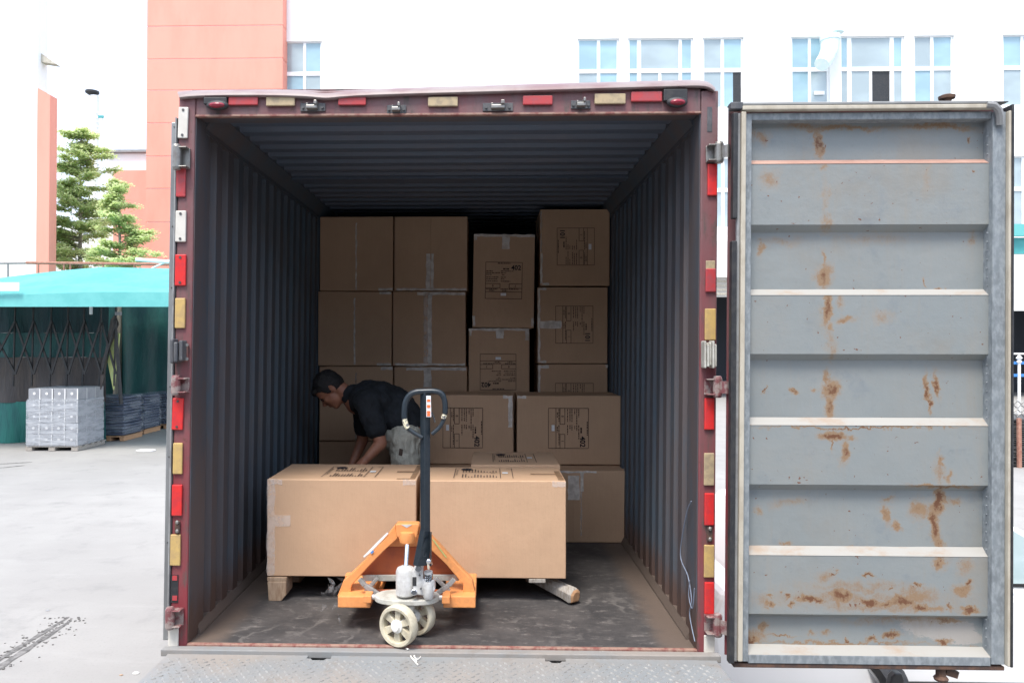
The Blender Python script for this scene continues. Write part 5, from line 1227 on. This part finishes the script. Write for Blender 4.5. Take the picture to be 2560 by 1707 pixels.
MB().cyl((pc.x+.002,Yp,zt0),(pc.x+.002,Yp+.05,pt(1018,1352,Yj).z),.0125,n=18).build('piston_rod', M['chrome'], pj, smooth=True)
# handle: square tube turned on its corner
ha, hb = pt(1063,1410,.03), pt(1063,974,.01); hd = (hb-ha)
cA, sA = math.cos(R(42)), math.sin(R(42)); wv = .0172
def ring(p, k=1., kx=0): return [p+Vector((dx*cA-dy*sA, dx*sA+dy*cA, 0))*wv*k+Vector((kx if dx < 0 else 0,0,0)) for dx, dy in ((-1,-1),(1,-1),(1,1),(-1,1))]
MB().sweep([ring(ha+hd*.16),ring(ha+hd*.985)]).build('handle_tube', M['handle_dark'], pj, bevel=.003)
MB().sweep([ring(ha+Vector((-.006,0,-.004)),1.0,-.028),ring(ha+hd*.10,1.04,-.016),ring(ha+hd*.20,1.04,0)]).build('handle_yoke', M['handle_dark'], pj, bevel=.003)
MB().box(*sorted((pt(1076,1350,.02).x,pt(1079,1350,.02).x)),.0,.03,pt(1078,1412,.02).z,pt(1078,1330,.02).z).build('release_rod', M['rubber'], pj)
mb = MB(); mb.tube([pt(1072,1420,.02),pt(1071,1405,.0),pt(1074,1398,.0),pt(1078,1410,.02)],.007,8); mb.ell(pt(1072,1402,-.005),(.014,.014,.014),n=12,mlat=8); mb.build('rocker_arm', M['chrome'], pj, smooth=True)
def smoothpath(pts_, n=6):
    out = []; pp = [pts_[0]]+pts_+[pts_[-1]]
    for i in range(1, len(pp)-2):
        for k in range(n):
            t = k/n; p0,p1_,p2_,p3_ = pp[i-1],pp[i],pp[i+1],pp[i+2]
            out.append(.5*((2*p1_)+(-p0+p2_)*t+(2*p0-5*p1_+4*p2_-p3_)*t*t+(-p0+3*p1_-3*p2_+p3_)*t**3))
    out.append(pts_[-1]); return out
lp = [(1056,1094),(1032,1080),(1017,1067),(1012,1052),(1011,1030),(1014,1006),(1024,988),(1040,980),(1062,978),(1086,978),(1102,983),(1110,996),(1113,1018),(1111,1044),(1100,1066),(1080,1085)]
path = smoothpath([pt(x,y,.0) for x,y in lp]); n = len(path)
rads = []
for i in range(n):
    t = i/(n-1); rads.append(.0095 if t < .22 else .0145 if t < .5 else .0135 if t < .72 else .0125 if t < .84 else .0095)
MB().tube(path, .011, 12, rads).build('handle_loop', M['handle_dark'], pj, smooth=True)
wp = smoothpath([pt(x,y,-.001) for x,y in ((1020,1070),(1015,1062),(1012,1050),(1011,1036))]); MB().tube(wp,.0125,12).build('worn_grip', M['paint_worn'], pj, smooth=True)
wp = [pt(x,y,-.003) for x,y in ((1108,1046),(1112,1036))]; MB().tube(wp,.0115,10).build('worn_grip', M['paint_worn'], pj, smooth=True)
mb = MB().tube([pt(1079,1030,.0),pt(1084,1042,-.01),pt(1088,1056,-.012)],.004,8); mb.build('release_lever', M['rubber'], pj, smooth=True)
st0 = pt(1065.5,1043,-.016); 
stk = poly([(1065.5,989),(1077,989),(1078,1042),(1066,1042)],-.024,.002,'handle_sticker',M['sticker'],.0)
for y0_,y1_ in ((998,1004),(1012,1019),(1027,1033),(1034,1040)):
    MB().prism([pt(x,y,-.0255) for x,y in ((1067.5,y0_),(1075.5,y0_),(1075.5,y1_),(1067.5,y1_))],(0,.001,0)).build('sticker_mark', M['orange_print'], stk)
# steering wheels
al = R(27); axv = Vector((math.sin(al), math.cos(al), 0))
w1 = Vector((-.190,.010,.0945)); w2 = w1+axv*.155
def jwheel(c):
    o = MB().lathe(c,axv,[(.072,-.018),(.076,-.026),(.088,-.027),(.0935,-.019),(.0945,.0),(.0935,.019),(.088,.027),(.076,.026),(.072,.018)],40,True).build('wheel', M['wheel_cream'], pj, smooth=True)
    sp = MB(); u_ = axv.orthogonal().normalized(); v_ = axv.cross(u_)
    for k in range(6):
        a = k*math.pi/3+.25; r_ = u_*math.cos(a)+v_*math.sin(a); t_ = axv.cross(r_)
        p0 = c+r_*.018; p1_ = c+r_*.074
        sp.sweep([[p0+t_*.011-axv*.014,p0-t_*.011-axv*.014,p0-t_*.011+axv*.014,p0+t_*.011+axv*.014],[p1_+t_*.018-axv*.012,p1_-t_*.018-axv*.012,p1_-t_*.018+axv*.012,p1_+t_*.018+axv*.012]])
    sp.build('spokes', M['wheel_cream'], o, bevel=.002)
    MB().lathe(c,axv,[(.008,-.036),(.018,-.034),(.022,-.024),(.030,-.020),(.030,.020),(.02,.03)],24).build('hub', M['wheel_hub'], o, smooth=True)
    return o
jwheel(w1); jwheel(w2)
mb = MB(); cpt = (w1+w2)/2; mb.cyl(w1,w2,.012,n=12); mb.build('axle', M['steel_dark'], pj)
MB().cyl((cpt.x,cpt.y,.09),(cpt.x+.01,cpt.y,zc_-.012),.022,.026,n=18).build('steering_stem', M['plate_dusty'], pj, smooth=True)

# torn film caught on the jack, string, wire
def crumple(name, c, r_, label, cat, mat, seed, n=26):
    rnd = random.Random(seed); mb = MB(); c = Vector(c)
    for k in range(n):
        p = c+Vector((rnd.gauss(0,r_[0]),rnd.gauss(0,r_[1]),rnd.gauss(0,r_[2]))); ax = Vector((rnd.gauss(0,1),rnd.gauss(0,1),rnd.gauss(0,1.6))).normalized(); ay = ax.orthogonal().normalized()
        s1, s2 = rnd.uniform(.02,.045), rnd.uniform(.008,.02)
        mb.add([p-ax*s1-ay*s2*.3, p-ay*s2, p+ax*s1, p+ay*s2, p+ax.cross(ay)*s2*.8], [(0,1,4),(1,2,4),(2,3,4),(3,0,4)])
    o = mb.build(name, mat, None, smooth=False); tag(o, label, cat)
crumple('plastic_scrap', P(828,1482,.30), (.022,.015,.032), 'crumpled clear film scrap beside the left fork of the jack', 'plastic scrap', M['film_loose'], 3)
mb = MB(); z = ZP+.004
sp = [G(1016,1620,.004), G(1022,1630,z), G(1030,1644,z), G(1041,1652,z), G(1036,1640,z), G(1028,1628,z), G(1019,1621,.006)]
mb.tube(smoothpath([Vector(p) for p in sp]), .0035, 6); mb.tube(smoothpath([G(1030,1644,z+.002),G(1040,1656,z+.002),G(1045,1661,z+.002)]), .003, 6); mb.tube(smoothpath([G(1034,1648,z+.003),G(1046,1646,z+.003),G(1052,1640,z+.003)]), .002, 6)
o = mb.build('string', M['string'], None, smooth=True); tag(o, 'loop of white string lying on the ramp below the jack wheel', 'string')
wr = [(1728,1252),(1716,1285),(1701,1385),(1720,1440),(1729,1500),(1724,1528),(1728,1560),(1737,1602)]
def PX(x, y, X): d_ = _ray(x, y); return CAM + d_*((X-CAM.x)/d_.x)
mb = MB().tube(smoothpath([PX(x,y,1.158) for x,y in wr]), .0025, 6)
mb.tube(smoothpath([PX(x,y,1.15) for x,y in ((1724,1450),(1722,1490),(1731,1520),(1736,1470))]), .002, 6)
o = mb.build('wire', M['wire'], None, smooth=True); tag(o, 'thin blue grey wire hanging down the right inner wall', 'wire')

# =================================================================== THE MAN
def remesh(o, vox=.008, smooth_it=6):
    m_ = o.modifiers.new('remesh', 'REMESH'); m_.mode = 'VOXEL'; m_.voxel_size = vox; m_.use_smooth_shade = True
    s_2 = o.modifiers.new('smooth', 'SMOOTH'); s_2.factor = .5; s_2.iterations = smooth_it
YPn = 1.62
def crease(o, strength, size, seed=1):
    tx = bpy.data.textures.new('cloth_creases', 'CLOUDS'); tx.noise_scale = size; tx.noise_depth = 3
    d_ = o.modifiers.new('creases', 'DISPLACE'); d_.texture = tx; d_.strength = strength; d_.mid_level = .5
def Q(x, y, dy=0): return P(x, y, YPn+dy)
man = thing('person', 'man in a black t-shirt and grey trousers bending down behind the pallet cartons', 'person', (-.25,YPn,0))
bd = MB()
hc = Q(824,974)                                   # head centre
pitch_h = R(-52)                                   # face turned down and to the left
HR = Matrix.Rotation(R(-52), 3, 'Y')               # local +Z crown, local -X face
def hp(x, y, z): return hc + HR.transposed() @ Vector((0,0,0)) + (Matrix.Rotation(R(-56),3,'Y') @ Vector((x,y,z)))
HM = Matrix.Rotation(R(-56), 3, 'Y')
bd.ell(hp(0.01,0,.03), (.098,.078,.092), HM, 24, 16)
bd.ell(hp(-.025,0,-.045), (.068,.060,.078), HM, 20, 14)
bd.ell(hp(-.058,0,-.098), (.030,.032,.024), HM, 14, 10)      # chin
bd.ell(hp(-.062,0,.012), (.030,.056,.016), HM, 14, 8)        # brow
bd.ell(hp(-.098,0,-.030), (.024,.014,.018), HM, 12, 8); bd.ell(hp(-.086,0,-.010), (.014,.010,.028), HM, 12, 8)   # nose
bd.ell(hp(-.084,0,-.068), (.016,.024,.010), HM, 12, 8)       # lips
for sg in (-1, 1):
    bd.ell(hp(-.058,sg*.036,-.028), (.026,.022,.022), HM, 12, 8)   # cheeks
    bd.ell(hp(.030,sg*.074,-.022), (.020,.010,.032), HM, 12, 8)    # ears
nk = Q(872,996)
bd.caps(hp(.045,0,-.05), nk+Vector((.03,0,-.005)), .056, .062)
ch, wa, pe = Q(930,1004), Q(985,1026), Q(1020,1078)
bd.caps(nk+Vector((.06,0,-.02)), ch, .09, .13); bd.caps(ch, wa, .13, .12); bd.caps(wa, pe, .12, .125)
# near arm (his left) reaching down, far arm likewise
sh, el, wrs, hd_ = Q(922,1010,-.19), Q(952,1108,-.22), Q(915,1148,-.26), Q(896,1168,-.28)
bd.caps(sh, el, .056, .042); bd.caps(el, wrs, .042, .030); 
sh2, el2, wr2, hd2 = Q(915,1020,.19), Q(905,1105,.2), Q(880,1160,.12), Q(872,1180,.10)
bd.caps(sh2, el2, .054, .04); bd.caps(el2, wr2, .04, .028)
for (w0, h0) in ((wrs, hd_), (wr2, hd2)):
    dirv = (h0-w0).normalized(); sidev = Vector((0,1,0)); palm = w0+dirv*.05
    bd.caps(w0, palm, .028, .034)
    for k, L in enumerate((.062,.072,.068,.052)):
        b0 = palm+dirv*.02+sidev*((k-1.5)*.019); k1 = b0+dirv*L*.55+Vector((-.006,0,-.004)); k2 = k1+dirv*L*.45+Vector((.014,0,-.006))
        bd.caps(b0, k1, .009, .0085, 8); bd.caps(k1, k2, .0085, .0075, 8)
    b0 = w0+dirv*.025-sidev*.03; bd.caps(b0, b0+dirv*.04-sidev*.02, .011, .009, 8)
# legs
for sg in (-1, 1):
    hip = pe+Vector((-.0,sg*.09,-.02)); kn = Vector((-.33,YPn+sg*.12,.46)); an = Vector((-.20,YPn+sg*.12,.09))
    bd.caps(hip, kn, .085, .055); bd.caps(kn, an, .055, .04); bd.caps(an, an+Vector((-.15,0,-.045)), .04, .035)
o = bd.build('body', M['skin'], man); remesh(o, .0065, 5)
# hair
hr = MB(); hr.ell(hp(.020,0,.042), (.103,.084,.090), HM, 24, 16); hr.ell(hp(.058,0,.0), (.062,.076,.072), HM, 20, 14); hr.ell(hp(-.055,0,.070), (.045,.06,.030), HM, 16, 10)
for sg in (-1, 1): hr.ell(hp(.004,sg*.068,.012), (.030,.014,.040), HM, 12, 8)
o = hr.build('hair', M['hair'], man); remesh(o, .006, 3); crease(o, .014, .02)
for sg in (-1,1):
    MB().ell(hp(-.0815,sg*.031,.002), (.007,.017,.005), HM, 10, 6).build('eyebrow', M['hair'], man)
    MB().ell(hp(-.0805,sg*.030,-.012), (.006,.012,.0045), HM, 10, 6).build('eye', M['hair'], man)
# t-shirt
ts = MB()
ts.caps(Q(885,992), Q(925,1000), .085, .140); ts.caps(Q(925,1000), Q(985,1016), .140, .140); ts.caps(Q(985,1016), Q(1012,1052), .140, .140)
ts.ell(Q(948,998,0), (.14,.20,.125), Matrix.Rotation(R(18),3,'Y'), 24, 16); ts.ell(Q(905,994,0), (.085,.205,.10), Matrix.Rotation(R(25),3,'Y'), 24, 16)
ts.ell(Q(995,1040,0), (.145,.17,.135), None, 24, 16)
ts.caps(sh+Vector((-.01,.0,.015)), sh.lerp(el,.6), .086, .076); ts.ell(sh+Vector((0,.04,.02)), (.095,.10,.09)); ts.caps(sh2+Vector((0,-.04,.02)), sh2.lerp(el2,.55), .08, .072)
ts.caps(Q(874,990), Q(882,990), .068, .08)
o = ts.build('t_shirt', M['shirt'], man); remesh(o, .008, 6); crease(o, .035, .09)
# trousers
tw = MB(); tw.ell(Q(1008,1092,0), (.150,.175,.120), None, 24, 16)
for sg in (-1,1):
    hip = pe+Vector((-.005,sg*.09,-.04)); kn = Vector((-.33,YPn+sg*.12,.46)); an = Vector((-.20,YPn+sg*.12,.10))
    tw.caps(hip, kn, .118, .082); tw.caps(kn, an, .082, .065)
o = tw.build('trousers', M['trousers'], man); remesh(o, .008, 4); crease(o, .04, .07)
MB().obox(Q(1002,1130,-.205), (.012,0,-.003), (0,.003,0), (.003,0,.022)).build('pocket_tab', M['ink_faint'], man, bevel=.002)
for sg in (-1,1):
    MB().ell((-.27,YPn+sg*.12,.05), (.14,.05,.05), None, 18, 10).build('shoe', M['rubber'], man, smooth=True)
